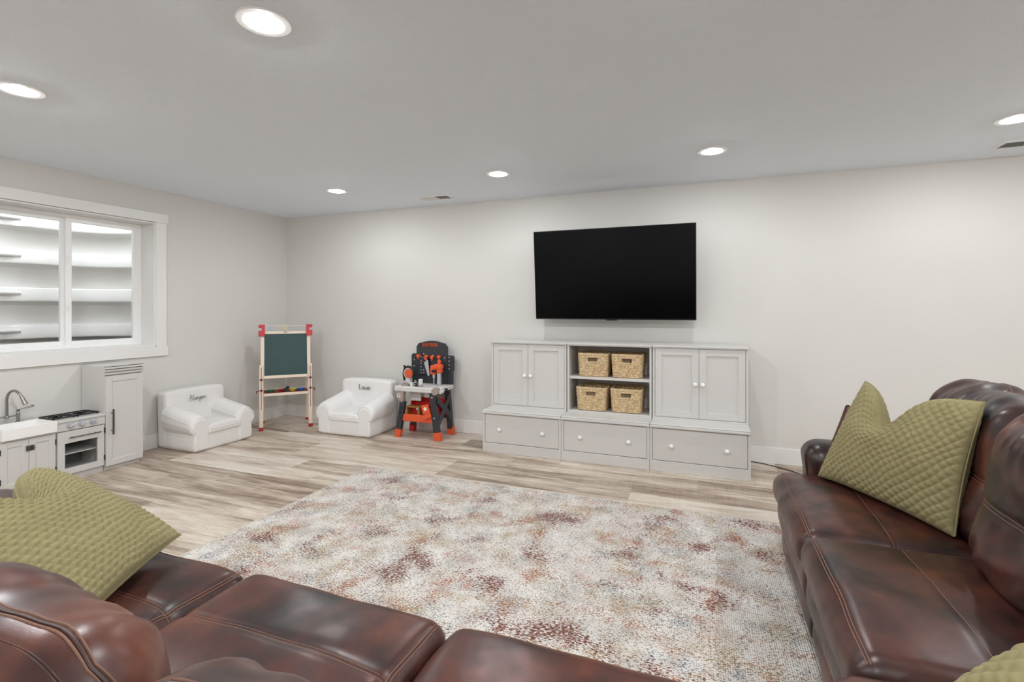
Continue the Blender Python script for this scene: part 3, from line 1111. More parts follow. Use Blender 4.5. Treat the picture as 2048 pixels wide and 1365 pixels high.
for k, x in enumerate((-0.074, 0.0, 0.077)):
    kb = MB().lathe([(0.0001, 0.024), (0.016, 0.024), (0.019, 0.020), (0.020, 0.006), (0.025, 0.005), (0.025, 0.0)][::-1], 24, T(x, 0.006, 0.424) @ RX(PI/2))
    kb.box((-0.004, -0.022, -0.017), (0.004, -0.015, 0.017), 0.002, T(x, -0.003, 0.424) @ RY((0.9, 1.0, -0.8)[k]))
    kb.build('knob', M['silver'], t, smooth=40)
for x in (-0.085, 0.075):
    br = MB()
    cz, cy = 0.482, 0.15
    for s in (-1, 1):
        br.box((x-0.072, cy+s*0.085-0.005, cz-0.006), (x+0.072, cy+s*0.085+0.005, cz+0.004), 0.001)
        br.box((x+s*0.072-0.005, cy-0.085, cz-0.006), (x+s*0.072+0.005, cy+0.085, cz+0.004), 0.001)
    for k in range(3):
        br.box((-0.07, -0.005, 0), (0.07, 0.005, 0.008), 0.001, T(x, cy, cz) @ RZ(k*PI/3+0.3))
    for sx in (-1, 1):
        for sy in (-1, 1):
            br.box((x+sx*0.066-0.005, cy+sy*0.08-0.005, 0.470), (x+sx*0.066+0.005, cy+sy*0.08+0.005, cz))
    br.build('burner_grate', M['iron'], t)
    MB().cyl((x, cy, 0.470), (x, cy, 0.479), 0.03, n=24).build('burner_cap', M['iron'], t)
# sink
t = thing('toy_sink_cabinet', 'white play sink cabinet with nickel tap under the window', 'toy sink', (KX, 2.0825, 0), PI/2)
w = 0.1625
MB().box((-w, 0.022, 0.045), (-w+0.012, 0.315, 0.395)).box((w-0.012, 0.022, 0.045), (w, 0.315, 0.395)).box((-w, 0.3, 0.045), (w, 0.315, 0.395)).box((-w, 0.022, 0.045), (w, 0.3, 0.058)).box((-w, 0.008, 0.383), (w, 0.02, 0.397)).build('body', M['cab'], t)
MB().box((-w, 0.032, 0), (w, 0.31, 0.045)).build('plinth', M['cab'], t)
bs = MB()
b0_, b1_ = -0.022, 0.225
bs.box((-w+0.006, b0_, 0.398), (w-0.004, b0_+0.018, 0.478), 0.003).box((-w+0.006, b1_-0.014, 0.398), (w-0.004, b1_, 0.478), 0.002)
bs.box((-w+0.006, b0_+0.018, 0.398), (-w+0.02, b1_-0.014, 0.478), 0.002).box((w-0.018, b0_+0.018, 0.398), (w-0.004, b1_-0.014, 0.478), 0.002).box((-w+0.02, b0_+0.018, 0.398), (w-0.018, b1_-0.014, 0.408))
bs.build('basin', M['knob'], t)
MB().box((-w, b1_+0.0005, 0.446), (w, 0.315, 0.470), 0.002).build('counter', M['cab'], t)
for s in (-1, 1):
    a, b_ = (-w+0.006, -0.0012) if s < 0 else (0.0012, w-0.006)
    d_ = panel_door(t, a, b_, 0.052, 0.381, 0.036)
    for z in (0.32, 0.115):
        MB().cyl((s*(w-0.005), -0.001, z-0.02), (s*(w-0.005), -0.001, z+0.02), 0.004, n=8).build('hinge', M['iron'], d_)
    if s < 0:
        MB().box((-0.018, -0.008, 0.297), (-0.003, 0.0, 0.335), 0.002).build('catch_plate', M['dkmetal'], d_)
    else:
        MB().box((0.001, -0.007, 0.297), (0.030, 0.0, 0.335), 0.003).cyl((0.018, -0.006, 0.316), (0.018, -0.022, 0.316), 0.008, n=14).box((-0.010, -0.012, 0.308), (0.012, -0.006, 0.324), 0.002).build('latch', M['dkmetal'], d_, smooth=40)
# tap: bridge faucet standing on the counter strip
ty = 0.268
px = -0.006
tp = MB().tube(spline([(px, ty, 0.515), (px, ty, 0.60), (px, ty, 0.655), (px+0.008, ty-0.012, 0.695), (px+0.022, ty-0.045, 0.712), (px+0.036, ty-0.082, 0.690), (px+0.045, ty-0.10, 0.655)], 8), 0.0085, 14)
tp.cyl((px+0.042, ty-0.094, 0.668), (px+0.054, ty-0.122, 0.612), 0.011, 0.0155, 16)
tp.build('spout', M['metalgrey'], t, smooth=50)
tb = MB().cyl((-0.078, ty, 0.520), (0.062, ty, 0.520), 0.0055, n=12)
for x in (-0.074, 0.058):
    tb.lathe([(0.018, 0.0), (0.018, 0.003), (0.010, 0.006), (0.009, 0.05), (0.011, 0.055), (0.011, 0.070), (0.006, 0.078), (0.012, 0.084), (0.012, 0.092), (0.0001, 0.096)], 16, T(x, ty, 0.470))
tb.lathe([(0.012, 0.0), (0.012, 0.016), (0.009, 0.02)], 16, T(px, ty, 0.508))
tb.build('bridge', M['metalgrey'], t, smooth=40)
for x, s in ((-0.074, -1), (0.058, 1)):
    MB().tube([(x, ty, 0.560), (x+s*0.025, ty-0.01, 0.566), (x+s*0.055, ty-0.02, 0.574), (x+s*0.075, ty-0.026, 0.580), (x+s*0.084, ty-0.028, 0.582)], [0.004, 0.0045, 0.009, 0.0105, 0.004], 10, flat=0.7).build('tap_handle', M['metalgrey'], t, smooth=60)

# ------------------------------------------------------------------ children's armchairs
SCRIPT = [  # handwritten word, em units
    [(0.02, .80), (.10, .98), (.20, .90), (.16, .5), (.08, .05), (.0, .0)], [(.56, 1.0), (.48, .6), (.40, .1), (.46, 0), (.56, .10)], [(-.02, .42), (.15, .55), (.45, .52)],
    [(.90, .38), (.78, .45), (.66, .22), (.70, .02), (.82, .10), (.93, .42), (.90, .08), (.96, 0), (1.06, .12)],
    [(1.06, .12), (1.13, .46), (1.18, .38), (1.29, .40), (1.27, .12), (1.32, 0), (1.40, .10)],
    [(1.40, .10), (1.50, .46), (1.46, .0), (1.40, -.45)], [(1.49, .28), (1.60, .45), (1.70, .30), (1.64, .04), (1.49, .06)],
    [(1.66, .03), (1.80, .16), (1.96, .30), (1.94, .45), (1.84, .42), (1.79, .15), (1.88, 0), (2.03, .10)],
    [(2.03, .10), (2.11, .46), (2.16, .38), (2.27, .40), (2.25, .12), (2.31, 0), (2.42, .12)]]
SERIF = [(  # (thickness, points)
    1.0, [(.14, .03), (.14, .97)]), (.45, [(.02, .99), (.28, .99)]), (.5, [(.02, .01), (.52, .01), (.58, .22)]),
    (.85, [(.86+.17*math.cos(a), .27+.26*math.sin(a)) for a in np.linspace(0, 2*PI, 18)]),
    (.9, [(1.22, .5), (1.22, .15), (1.28, .03), (1.38, .02), (1.52, .14)]), (.9, [(1.54, .52), (1.54, .04)]), (.4, [(1.14, .51), (1.22, .51)]), (.4, [(1.46, .51), (1.54, .51)]), (.4, [(1.54, .03), (1.63, .03)]),
    (.9, [(1.78, .52), (1.78, .02)]), (.4, [(1.70, .51), (1.78, .51)]), (.4, [(1.68, .02), (1.88, .02)]), (1.3, [(1.775, .74), (1.785, .76)]),
    (.85, [(1.98, .30), (2.30, .31), (2.27, .48), (2.14, .54), (2.0, .42), (1.98, .2), (2.06, .04), (2.18, .01), (2.32, .12)])]

def kid_chair(name, label, loc, rz, fab, W=0.64, Dp=0.50, name_kind='script', stripes=False):
    """front towards local -y; origin on the floor at the middle"""
    t = thing(name, label, 'armchair', loc, rz, group="children's armchairs")
    hw, hd = W/2, Dp/2
    back_t = 0.135
    def wrk(P, s, seed, f=5.0):
        return 0.0028*s*wob(P, f, seed)
    # base
    hb_ = (hw-0.012, hd-0.004, 0.1)
    def dbase(P):
        P = P.copy()
        P[:, 2] += 0.0
        P[:, :2] *= 1+0.012*np.cos(np.clip(P[:, 2:3]/0.1, -1, 1)*PI/2)
        return P
    soft('base', fab, t, hb_, 0.03, (16, 14, 6), dbase, (0, 0, 0.1))
    # back
    hk = (hw-0.002, back_t/2, 0.26)
    def dback(P):
        Q = P.copy()
        f = np.clip((P[:, 2]+0.26)/0.52, 0, 1)
        Q[:, 1] += 0.02*f
        Q[:, 1] -= 0.010*(1-(P[:, 0]/hk[0])**2)*np.clip(1-np.abs(P[:, 2])/0.26, 0, 1)*np.sign(-P[:, 1]+1e-9)
        Q[:, 2] += 0.012*(1-(P[:, 0]/hk[0])**2)*np.clip(P[:, 2]/0.26, 0, 1)
        Q[:, 1] += wrk(P, 0.7, 3)
        return Q
    bk = soft('back', fab, t, hk, 0.035, (22, 6, 18), dback, (0, hd-back_t/2-0.012, 0.27))
    e = 0.036
    for s in (-1, 1):
        pp = seam_path([(s*(hk[0]-0.006), -hk[1], -0.05), (s*(hk[0]-0.006), -hk[1], 0.255)], hk, 0.035, dback)
        MB().tube(pp.tolist(), 0.0035, 6).build('piping', M['piping'], bk, smooth=60)
    # seat
    hs_ = (hw-0.135, (Dp-back_t)/2+0.01, 0.04)
    def dseat(P):
        Q = P.copy()
        up = np.clip(P[:, 2]/0.04, 0, 1)
        Q[:, 2] += 0.028*up*(1-(P[:, 0]/hs_[0])**2)*(1-0.6*(P[:, 1]/hs_[1])**2) + wrk(P, 0.8, 5)*up
        return Q
    st = soft('seat', fab, t, hs_, 0.022, (18, 18, 3), dseat, (0, -back_t/2-0.006, 0.19))
    pp = seam_path([(-hs_[0], -hs_[1], 0.012), (hs_[0], -hs_[1], 0.012)], hs_, 0.022, dseat)
    MB().tube([(p[0], p[1]-0.001, p[2]-0.012*(1-(p[0]/hs_[0])**2)) for p in pp.tolist()], 0.003, 6).build('piping', M['piping'], st, smooth=60)
    # rolled arms
    ya, yb = -hd-0.004, hd-back_t+0.02
    for s in (-1, 1):
        prof = [(hw-0.150, 0.02), (hw-0.152, 0.10), (hw-0.156, 0.18)]
        cxr, czr, rr = hw-0.068, 0.238, 0.098
        for a in np.linspace(185, -42, 18):
            prof.append((cxr+rr*math.cos(math.radians(a)), czr+rr*math.sin(math.radians(a))))
        prof += [(hw-0.006, 0.155), (hw-0.004, 0.11), (hw-0.004, 0.05), (hw-0.012, 0.02)]
        prof = [(p[0], p[1]) for p in spline(prof, 3)]
        cxm = sum(p[0] for p in prof)/len(prof); czm = 0.2
        rings = []
        ysl = [0.0, 0.004, 0.012, 0.025] + list(np.linspace(0.05, yb-ya, 12))
        for d in ysl:
            ins = 0.026*(1-min(1, d/0.025))**2
            rise = -0.018*(1-min(1, d/0.10))**2 + 0.075*(d/(yb-ya))**1.2
            row = []
            for (x, z) in prof:
                dx, dz = x-cxm, z-czm
                L = math.hypot(dx, dz)+1e-9
                zz = z-dz/L*ins*(1 if z > 0.05 else 0.2)
                zz += rise*min(1, max(0, (z-0.15)/0.12))
                row.append((s*(x-dx/L*ins), ya+d-0.006*math.sin(PI*min(1, max(0, (z-0.02)/0.33)))*(d < 0.03), zz))
            rings.append(row)
        mb = MB()
        n = len(prof)
        vs = [p for r_ in rings for p in r_]
        fs = [(i*n+k, i*n+k+1, (i+1)*n+k+1, (i+1)*n+k) for i in range(len(rings)-1) for k in range(n-1)]
        fs.append(tuple(range(n)))
        if s > 0:
            fs = [tuple(reversed(q)) for q in fs]
        mb.add(vs, fs)
        ar = mb.build('arm', fab, t, smooth=75)
        MB().tube([(p[0], p[1]-0.002, p[2]) for p in rings[2]], 0.0032, 6).build('piping', M['piping'], ar, smooth=60)
        MB().tube([(s*(hw-0.004), ya+0.01, 0.150), (s*(hw-0.003), 0, 0.152), (s*(hw-0.004), hd-0.13, 0.153), (s*(hw-0.007), hd-0.03, 0.154)], 0.0028, 6).build('piping', M['piping'], ar, smooth=60)
            # embroidered name on the back
    yf = hd-back_t-0.012-0.014
    if name_kind == 'script':
        sc, x0, z0 = 0.072, -0.095, 0.425
        mb = MB()
        for stk in SCRIPT:
            mb.tube([(x0+p[0]*sc, yf-0.004+0.02*(z0-0.30)*1.0+0.0*p[1], z0+p[1]*sc*0.72) for p in spline(stk, 5)], 0.0020, 6)
        mb.build('embroidery', M['stitchname'], bk, loc=(0, -(hd-back_t/2-0.012), -0.27), smooth=60)
    else:
        sc, x0, z0 = 0.062, -0.07, 0.432
        mb = MB()
        for wgt, stk in SERIF:
            pts = spline(stk, 4) if len(stk) > 3 else stk
            mb.tube([(x0+p[0]*sc, yf-0.004+0.02*(z0-0.30), z0+p[1]*sc*0.85) for p in pts], 0.0036*wgt, 6)
        mb.build('embroidery', M['stitchname'], bk, loc=(0, -(hd-back_t/2-0.012), -0.27), smooth=60)
    return t
kid_chair('toddler_armchair', 'striped white child armchair with script name beside the toy kitchen', (-4.575, 3.475, 0), PI/2, M['stripefab'], 0.62, 0.51, 'script')
kid_chair('toddler_armchair', 'plain white child armchair with serif name beside the toy workbench', (-3.495, 4.425, 0), 0.02, M['whitefab'], 0.655, 0.50, 'serif')

# ------------------------------------------------------------------ easel in the corner
ea = math.atan2(0.364, 0.336)
easel = thing('easel', 'wooden child easel with green chalkboard and red clips in the corner', 'easel', (-4.294, 4.208, 0), ea)
L = RX(-0.150)
Rr = T(0, 0.41, 0) @ RX(0.150)
for s in (-1, 1):
    lg = MB().box((s*0.2475-0.020, -0.011, 0.03), (s*0.2475+0.020, 0.011, 0.705), 0.003, L).build('front_leg', M['pine'], easel)
    MB().box((s*0.2475-0.022, -0.014, 0.001), (s*0.2475+0.022, 0.014, 0.036), 0.004, L).build('foot', M['red'], lg)
    MB().box((s*0.2475-0.003, -0.0125, 0.22), (s*0.2475+0.003, -0.0108, 0.68), 0, L).build('slot', M['dkred'], lg)
    for z in (0.545, 0.43):
        k = MB().cyl(L @ Vector((s*0.2475, -0.011, z)), L @ Vector((s*0.2475, -0.03, z)), 0.013, 0.008, 10)
        k.box((s*0.2475-0.016, -0.03, z-0.006), (s*0.2475+0.016, -0.022, z+0.006), 0.002, L)
        k.build('wing_nut', M['dkred'], lg)
    k = MB().cyl(L @ Vector((s*0.268, 0.0, 0.425)), L @ Vector((s*0.295, 0.0, 0.42)), 0.006, n=8).box((s*0.293-0.004, -0.012, 0.395), (s*0.293+0.004, 0.006, 0.43), 0.002, L)
    k.build('tray_knob', M['dkred'], easel)
    MB().box((s*0.236-0.018, 0.012, 0.555), (s*0.236+0.018, 0.030, 1.075), 0.002, L).build('board_stile', M['pine'], easel)
    rl = MB().box((s*0.2375-0.018, -0.010, 0.02), (s*0.2375+0.018, 0.010, 1.06), 0.003, Rr).build('rear_leg', M['pine'], easel)
    MB().box((s*0.2375-0.020, -0.012, 0.0), (s*0.2375+0.020, 0.012, 0.028), 0.003, Rr).build('foot', M['red'], rl)
    # red paper roll clip: block with an open jaw on the outer side
    o_ = s*0.242
    cl = MB()
    cl.prism([(o_-s*0.030, 1.025), (o_+s*0.034, 1.025), (o_+s*0.034, 1.085), (o_+s*0.002, 1.085), (o_+s*0.002, 1.118), (o_+s*0.028, 1.118), (o_+s*0.036, 1.126), (o_+s*0.036, 1.140), (o_+s*0.028, 1.150), (o_-s*0.030, 1.152)][::(1 if s > 0 else -1)], -0.012, 0.036, L @ Matrix(((1, 0, 0, 0), (0, 0, 1, 0), (0, 1, 0, 0), (0, 0, 0, 1))))
    cl.build('paper_clip', M['red'], easel)
MB().box((-0.218, 0.014, 1.048), (0.218, 0.032, 1.078), 0.002, L).build('top_rail', M['pine'], easel)
MB().box((-0.218, 0.014, 0.556), (0.218, 0.032, 0.588), 0.002, L).build('bottom_rail', M['pine'], easel)
MB().box((-0.219, 0.017, 0.588), (0.219, 0.027, 1.048), 0.001, L).build('chalkboard', M['chalk'], easel)
MB().cyl(L @ Vector((-0.235, 0.012, 1.138)), L @ Vector((0.235, 0.012, 1.138)), 0.004, n=8).build('dowel', M['pine'], easel)
hp = MB().box((-0.212, 0.016, 1.079), (0.212, 0.019, 1.136), 0, L).build('header_panel', M['pane'], easel)
# small printed shapes on the header and the maker's script on the rail
def squig(pts, x, z, s, r, mat, y=0.0145):
    MB().tube([L @ Vector((x+p[0]*s, y, z+p[1]*s)) for p in spline(pts, 4)], r, 5).build('print', M[mat], hp)
for x, mt in ((-0.155, 'printblue'), (-0.065, 'printyellow'), (0.0, 'printyellow'), (0.105, 'printblue')):
    squig([(-1, .6), (0, 1), (1, .6), (.9, -.1), (.2, -.2), (.1, -1), (-.1, -1), (-.2, -.2), (-.9, -.1), (-1, .6)], x, 1.108, 0.019, 0.0028, mt)
squig([(-1, -.3), (-.9, .7), (-.6, -.3), (-.4, .6), (-.1, -.2), (.2, .3), (.5, -.1), (.8, .2), (1.1, 0)], 0.005, 1.064, 0.022, 0.0012, 'felt', 0.0125)
trz = 0.365
MB().box((-0.226, 0.02, trz), (0.226, 0.036, trz+0.030), 0.002).build('tray_rail', M['pine'], easel)
MB().box((-0.226, 0.322, trz), (0.226, 0.336, trz+0.036), 0.002).build('tray_rail', M['pine'], easel)
MB().box((-0.226, 0.0365, trz+0.016), (0.226, 0.3215, trz+0.026), 0.001).build('tray', M['dkred'], easel)
bk_ = MB().box((-0.219, -0.027, 0.588), (0.219, -0.017, 1.048), 0.001, Rr).build('whiteboard', M['whiteplastic'], easel)
Me = T(-4.294, 4.208, 0) @ RZ(ea)
for x, mt, nm in ((-0.155, 'green', 'green'), (-0.035, 'red', 'red'), (0.065, 'yellow', 'yellow'), (0.155, 'blue', 'blue')):
    p = Me @ Vector((x, 0.16, trz+0.0262))
    c = thing('paint_cup', f'small {nm} paint cup in the easel tray', 'cup', p, ea, group='paint cups in the easel tray')
    MB().lathe([(0.0001, 0.0), (0.032, 0.0), (0.036, 0.016), (0.046, 0.018), (0.046, 0.022), (0.034, 0.022), (0.031, 0.004), (0.0001, 0.004)], 20).build('body', M[mt], c, smooth=40)
    MB().lathe([(0.0001, 0.014), (0.033, 0.014)], 20).build('paint', M[mt], c)
p = Me @ Vector((0.012, 0.10, trz+0.027))
er = thing('chalk_eraser', 'black felt chalk eraser propped up in the easel tray', 'eraser', p, ea)
MB().box((-0.035, -0.014, 0.004), (0.035, 0.014, 0.022), 0.003, RY(-0.7) @ T(0.012, 0, 0.025)).build('handle', M['vblack'], er)
MB().box((-0.034, -0.013, -0.012), (0.034, 0.013, 0.004), 0.002, RY(-0.7) @ T(0.012, 0, 0.025)).build('felt_pad', M['felt'], er)

# ------------------------------------------------------------------ toy workbench
WBX, WBY = -2.735, 4.375
wb = thing('toy_workbench', 'black and orange toy workbench with tool board beside the white armchair', 'toy workbench', (WBX, WBY, 0))
def bar(p0, p1, w, d, mat, nm, par=wb, ch=0.004):
    """flat bar from p0 to p1; w in the bar's side direction (x-z), d along y"""
    p0, p1 = Vector(p0), Vector(p1)
    ax = (p1-p0); Ln = ax.length
    Mx = frame_mat(p0, ax, (0, 1, 0) if abs(ax.normalized().y) < 0.9 else (1, 0, 0))
    # local X along the bar; Y close to world y
    return MB().box((0, -d/2, -w/2), (Ln, d/2, w/2), ch, Mx).build(nm, M[mat], par)
# legs and boots
fl = bar((-0.219, 0, 0.06), (-0.165, 0, 0.37), 0.058, 0.045, 'black', 'leg')
bar((-0.229, 0, 0.0), (-0.215, 0, 0.082), 0.062, 0.052, 'orange', 'boot', fl)
fr_ = bar((0.230, 0, 0.06), (0.180, 0, 0.475), 0.062, 0.05, 'black', 'leg')
bar((0.242, 0, 0.0), (0.232, 0, 0.082), 0.078, 0.058, 'orange', 'boot', fr_)
rr_ = bar((0.236, 0.27, 0.06), (0.196, 0.27, 0.475), 0.058, 0.045, 'black', 'leg')
bar((0.243, 0.275, 0.0), (0.237, 0.275, 0.082), 0.066, 0.052, 'orange', 'boot', rr_)
rl_ = bar((-0.222, 0.27, 0.06), (-0.165, 0.27, 0.475), 0.055, 0.045, 'black', 'leg')
bar((-0.230, 0.275, 0.0), (-0.222, 0.275, 0.082), 0.062, 0.052, 'redplastic', 'boot', rl_)
for z, xx in ((0.30, -0.178), (0.25, -0.187)):
    MB().cyl((xx, -0.0225, z), (xx, -0.027, z), 0.008, n=12).build('screw', M['vblack'], fl)
for z, xx in ((0.43, 0.186), (0.225, 0.211)):
    MB().cyl((xx, -0.025, z), (xx, -0.030, z), 0.008, n=12).build('screw', M['silver'], fr_)
# taupe bracket with sticker at the top of the front left leg
MB().prism([(-0.235, 0.470), (-0.150, 0.470), (-0.158, 0.365), (-0.178, 0.362), (-0.232, 0.405)], -0.026, 0.026, Matrix(((1, 0, 0, 0), (0, 0, 1, 0), (0, 1, 0, 0), (0, 0, 0, 1)))).build('bracket', M['taupe'], wb)
stk = MB().lathe([(0.0001, 0), (0.021, 0)], 20, T(-0.205, -0.0265, 0.428) @ RX(PI/2)).build('sticker', M['whiteplastic'], wb)
for dx, dz, a in ((-0.006, 0.004, 0.5), (0.004, 0.006, -0.6), (0.001, -0.007, 0.1)):
    MB().box((-0.008, -0.0006, -0.003), (0.008, 0.0, 0.003), 0, T(-0.205+dx, -0.0266, 0.428+dz) @ RY(a)).build('sticker_mark', M['vblack'], stk)
# X brace on the right side
for (a, b_) in (((0.235, 0.005, 0.40), (0.247, 0.270, 0.18)), ((0.245, 0.0, 0.16), (0.235, 0.265, 0.42))):
    pa, pb = Vector(a), Vector(b_)
    Mx = frame_mat(pa, pb-pa, (1, 0, 0))
    MB().box((0, -0.006, -0.03), ((pb-pa).length, 0.006, 0.03), 0.004, Mx).build('cross_brace', M['black'], wb)
# tabletop
tt = MB().box((-0.262, -0.022, 0.468), (0.205, 0.285, 0.522), 0.008)
tt.build('tabletop', M['greyplastic'], wb)
MB().box((0.205, 0.03, 0.478), (0.264, 0.285, 0.520), 0.006).build('side_shelf', M['greyplastic'], wb)
gw = MB().cyl((0.215, -0.028, 0.490), (0.215, 0.03, 0.490), 0.036, n=24).build('roller', M['taupe'], wb, smooth=40)
MB().cyl((0.262, 0.0, 0.482), (0.262, 0.05, 0.482), 0.018, n=16).build('crank', M['greyplastic'], wb, smooth=40)
MB().cyl((0.290, 0.10, 0.498), (0.264, 0.10, 0.498), 0.012, n=14).build('side_knob', M['vblack'], wb, smooth=40)
MB().box((-0.15, 0.10, 0.36), (-0.02, 0.112, 0.468), 0.003).box((0.02, 0.10, 0.40), (0.11, 0.112, 0.468), 0.003).build('apron_panel', M['greyplastic'], wb)
# lower shelf: orange rail and red bin
MB().box((-0.178, -0.010, 0.166), (0.190, 0.005, 0.240), 0.006).build('front_rail', M['orange'], wb)
MB().box((-0.178, 0.005, 0.205), (0.205, 0.262, 0.218), 0.002).build('shelf', M['redplastic'], wb)
bn = MB().box((-0.13, 0.19, 0.218), (0.21, 0.20, 0.385), 0.003).box((-0.13, 0.08, 0.218), (-0.12, 0.19, 0.36), 0.002).box((0.20, 0.05, 0.218), (0.21, 0.19, 0.38), 0.002).box((-0.12, 0.075, 0.218), (0.20, 0.085, 0.295), 0.002).box((-0.12, 0.15, 0.30), (0.08, 0.19, 0.345), 0.004)
bn.build('tool_bin', M['redplastic'], wb)
MB().box((0.06, 0.262, 0.170), (0.25, 0.275, 0.215), 0.003).build('rear_rail', M['black'], wb)
# tool board
def arch(hw, z0, z1, zt, cut, n=14):
    p = [(-hw, z0), (hw, z0), (hw, z1-cut), (hw-cut*0.8, z1)]
    for k in range(n+1):
        a = 1-2*k/n
        p.append((a*(hw-0.055), z1+0.006+(zt-z1-0.006)*math.cos(a*PI/2)))
    p += [(-hw+cut*0.8, z1), (-hw, z1-cut)]
    return p
XZ = Matrix(((1, 0, 0, 0), (0, 0, 1, 0), (0, 1, 0, 0), (0, 0, 0, 1)))
tb_ = MB().prism([(x+0.013, z) for x, z in arch(0.188, 0.52, 0.948, 0.976, 0.035)], 0.262, 0.285, XZ).build('tool_board', M['black'], wb, bevel=0.004)
MB().prism([(-0.243, 0.56), (-0.175, 0.54), (-0.175, 0.835), (-0.228, 0.835), (-0.243, 0.815)], 0.272, 0.289, XZ).build('board_wing', M['black'], wb, bevel=0.003)
MB().prism([(0.201, 0.522), (0.262, 0.522), (0.262, 0.66), (0.274, 0.675), (0.274, 0.810), (0.262, 0.825), (0.201, 0.825)], 0.272, 0.289, XZ).build('board_wing', M['black'], wb, bevel=0.003)
MB().box((-0.135, 0.2585, 0.60), (0.15, 0.262, 0.615), 0.001).build('board_rib', M['vblack'], wb)
pegs = [(-0.118, z) for z in (0.800, 0.765, 0.730, 0.695, 0.660, 0.630)] + [(-0.083, z) for z in (0.835, 0.80, 0.665, 0.635)] + [(0.03, 0.82), (-0.21, 0.765), (-0.21, 0.70)] + [(0.217, z) for z in (0.805, 0.765, 0.725, 0.685)] + [(0.10, 0.80), (0.165, 0.80)]
for (x, z) in pegs:
    yy = 0.2615 if abs(x-0.013) < 0.186 else 0.2715
    MB().lathe([(0.0001, 0), (0.0062, 0)], 12, T(x, yy, z) @ RX(PI/2)).build('peg_hole', M['hole'], tb_)
sg = MB().box((-0.098, 0.2575, 0.914), (0.090, 0.2618, 0.949), 0.002).build('name_plate', M['vblack'], tb_)
for (lo, hi) in (((-0.098, 0.946), (0.090, 0.949)), ((-0.098, 0.914), (0.090, 0.917)), ((-0.098, 0.917), (-0.095, 0.946)), ((0.087, 0.917), (0.090, 0.946))):
    MB().box((lo[0], 0.2565, lo[1]), (hi[0], 0.2578, hi[1])).build('plate_border', M['orange'], sg)
me = text_mesh('BLACK+DECKER', 0.0245, 0.0006, 0.0004)
for v in me.vertices:
    v.co.x *= 0.96
link('lettering', me, M['orange'], sg, loc=(-0.004, 0.2568, 0.9315), rot=(PI/2, 0, 0))
for (x, z) in ((-0.130, 0.815), (-0.032, 0.812), (0.037, 0.806), (0.120, 0.812)):
    hk_ = MB().cyl((x, 0.262, z), (x, 0.225, z), 0.011, n=14).cyl((x, 0.228, z), (x, 0.216, z), 0.018, n=16)
    hk_.tube(spline([(x, 0.24, z-0.008), (x+0.008, 0.222, z-0.025), (x, 0.21, z-0.033)], 4), 0.005, 6)
    hk_.build('hook', M['orange'], tb_, smooth=40)
# tools and toy hardware standing in or hanging on it
def W_(x, y, z): return (WBX+x, WBY+y, z)
t = thing('toy_hand_saw', 'toy hand saw with pale blade hanging on the tool board', 'toy saw', W_(-0.03, 0.225, 0.60))
MB().prism([(-0.028, 0.148), (0.006, 0.178), (0.020, 0.172), (0.042, 0.015), (0.030, 0.003), (0.018, 0.010)], -0.003, 0.003, XZ).build('blade', M['silver'], t)
MB().prism([(-0.058, 0.188), (-0.02, 0.215), (0.004, 0.205), (0.012, 0.180), (-0.026, 0.145), (-0.050, 0.160)], -0.008, 0.008, XZ).build('handle', M['black'], t, bevel=0.003)
t = thing('toy_wrench', 'small orange toy wrench hooked beside the hand saw', 'toy wrench', W_(-0.062, 0.222, 0.77))
MB().box((-0.035, -0.004, -0.007), (0.030, 0.004, 0.007), 0.002, RY(-0.55)).cyl((0.028, -0.006, 0.018), (0.028, 0.006, 0.018), 0.015, n=14).build('body', M['orange'], t)
t = thing('toy_power_drill', 'orange toy power drill with silver bit upright on the workbench', 'toy drill', W_(0.12, 0.18, 0.524))
dm = MB().box((-0.068, -0.025, 0.105), (0.0, 0.025, 0.205), 0.012).box((-0.03, -0.028, 0.165), (0.072, 0.028, 0.215), 0.010).box((0.005, -0.025, 0.125), (0.066, 0.025, 0.17), 0.010)
dm.build('housing', M['orange'], t)
MB().box((-0.012, -0.018, 0.205), (0.018, 0.018, 0.262), 0.008, RY(0.12)).build('grip', M['orange'], t)
MB().box((-0.045, -0.027, 0.13), (0.012, -0.0245, 0.158), 0.001, T(0, 0, 0)).build('badge', M['vblack'], t)
MB().box((0.012, -0.018, 0.0), (0.052, 0.018, 0.126), 0.006).build('battery', M['silver'], t)
MB().cyl((-0.032, 0, 0.106), (-0.032, 0, 0.070), 0.018, 0.012, 14).cyl((-0.032, 0, 0.07), (-0.032, 0, 0.0), 0.006, n=10).build('bit', M['silver'], t, smooth=40)
t = thing('toy_circular_saw', 'toy circular saw with orange disc at the left of the bench', 'toy saw', W_(-0.205, 0.16, 0.523))
MB().cyl((0, -0.014, 0.11), (0, 0.014, 0.11), 0.056, n=28).build('blade_guard', M['silver'], t, smooth=40)
MB().cyl((0.012, -0.026, 0.11), (0.012, -0.0145, 0.11), 0.046, n=28).build('disc', M['orange'], t, smooth=40)
MB().tube(spline([(-0.05, 0, 0.03), (-0.062, 0, 0.10), (-0.045, 0, 0.165), (0.0, 0, 0.178), (0.045, 0, 0.16), (0.06, 0, 0.10), (0.055, 0, 0.02)], 5), 0.012, 10).cyl((-0.052, 0, 0.15), (-0.056, 0, 0.195), 0.009, n=10).build('handle', M['vblack'], t, smooth=40)
MB().box((-0.05, -0.03, 0.0), (0.06, 0.03, 0.022), 0.006).box((-0.035, -0.012, 0.02), (0.02, 0.012, 0.06), 0.004).build('sole_plate', M['greyplastic'], t)
t = thing('toy_vise', 'beige toy vise blocks lying at the front of the workbench', 'toy vise', W_(-0.13, 0.035, 0.5225))
MB().box((-0.07, -0.03, 0), (0.01, 0.03, 0.02), 0.003).box((-0.05, -0.02, 0.02), (-0.005, 0.02, 0.034), 0.003).build('base', M['taupe'], t)
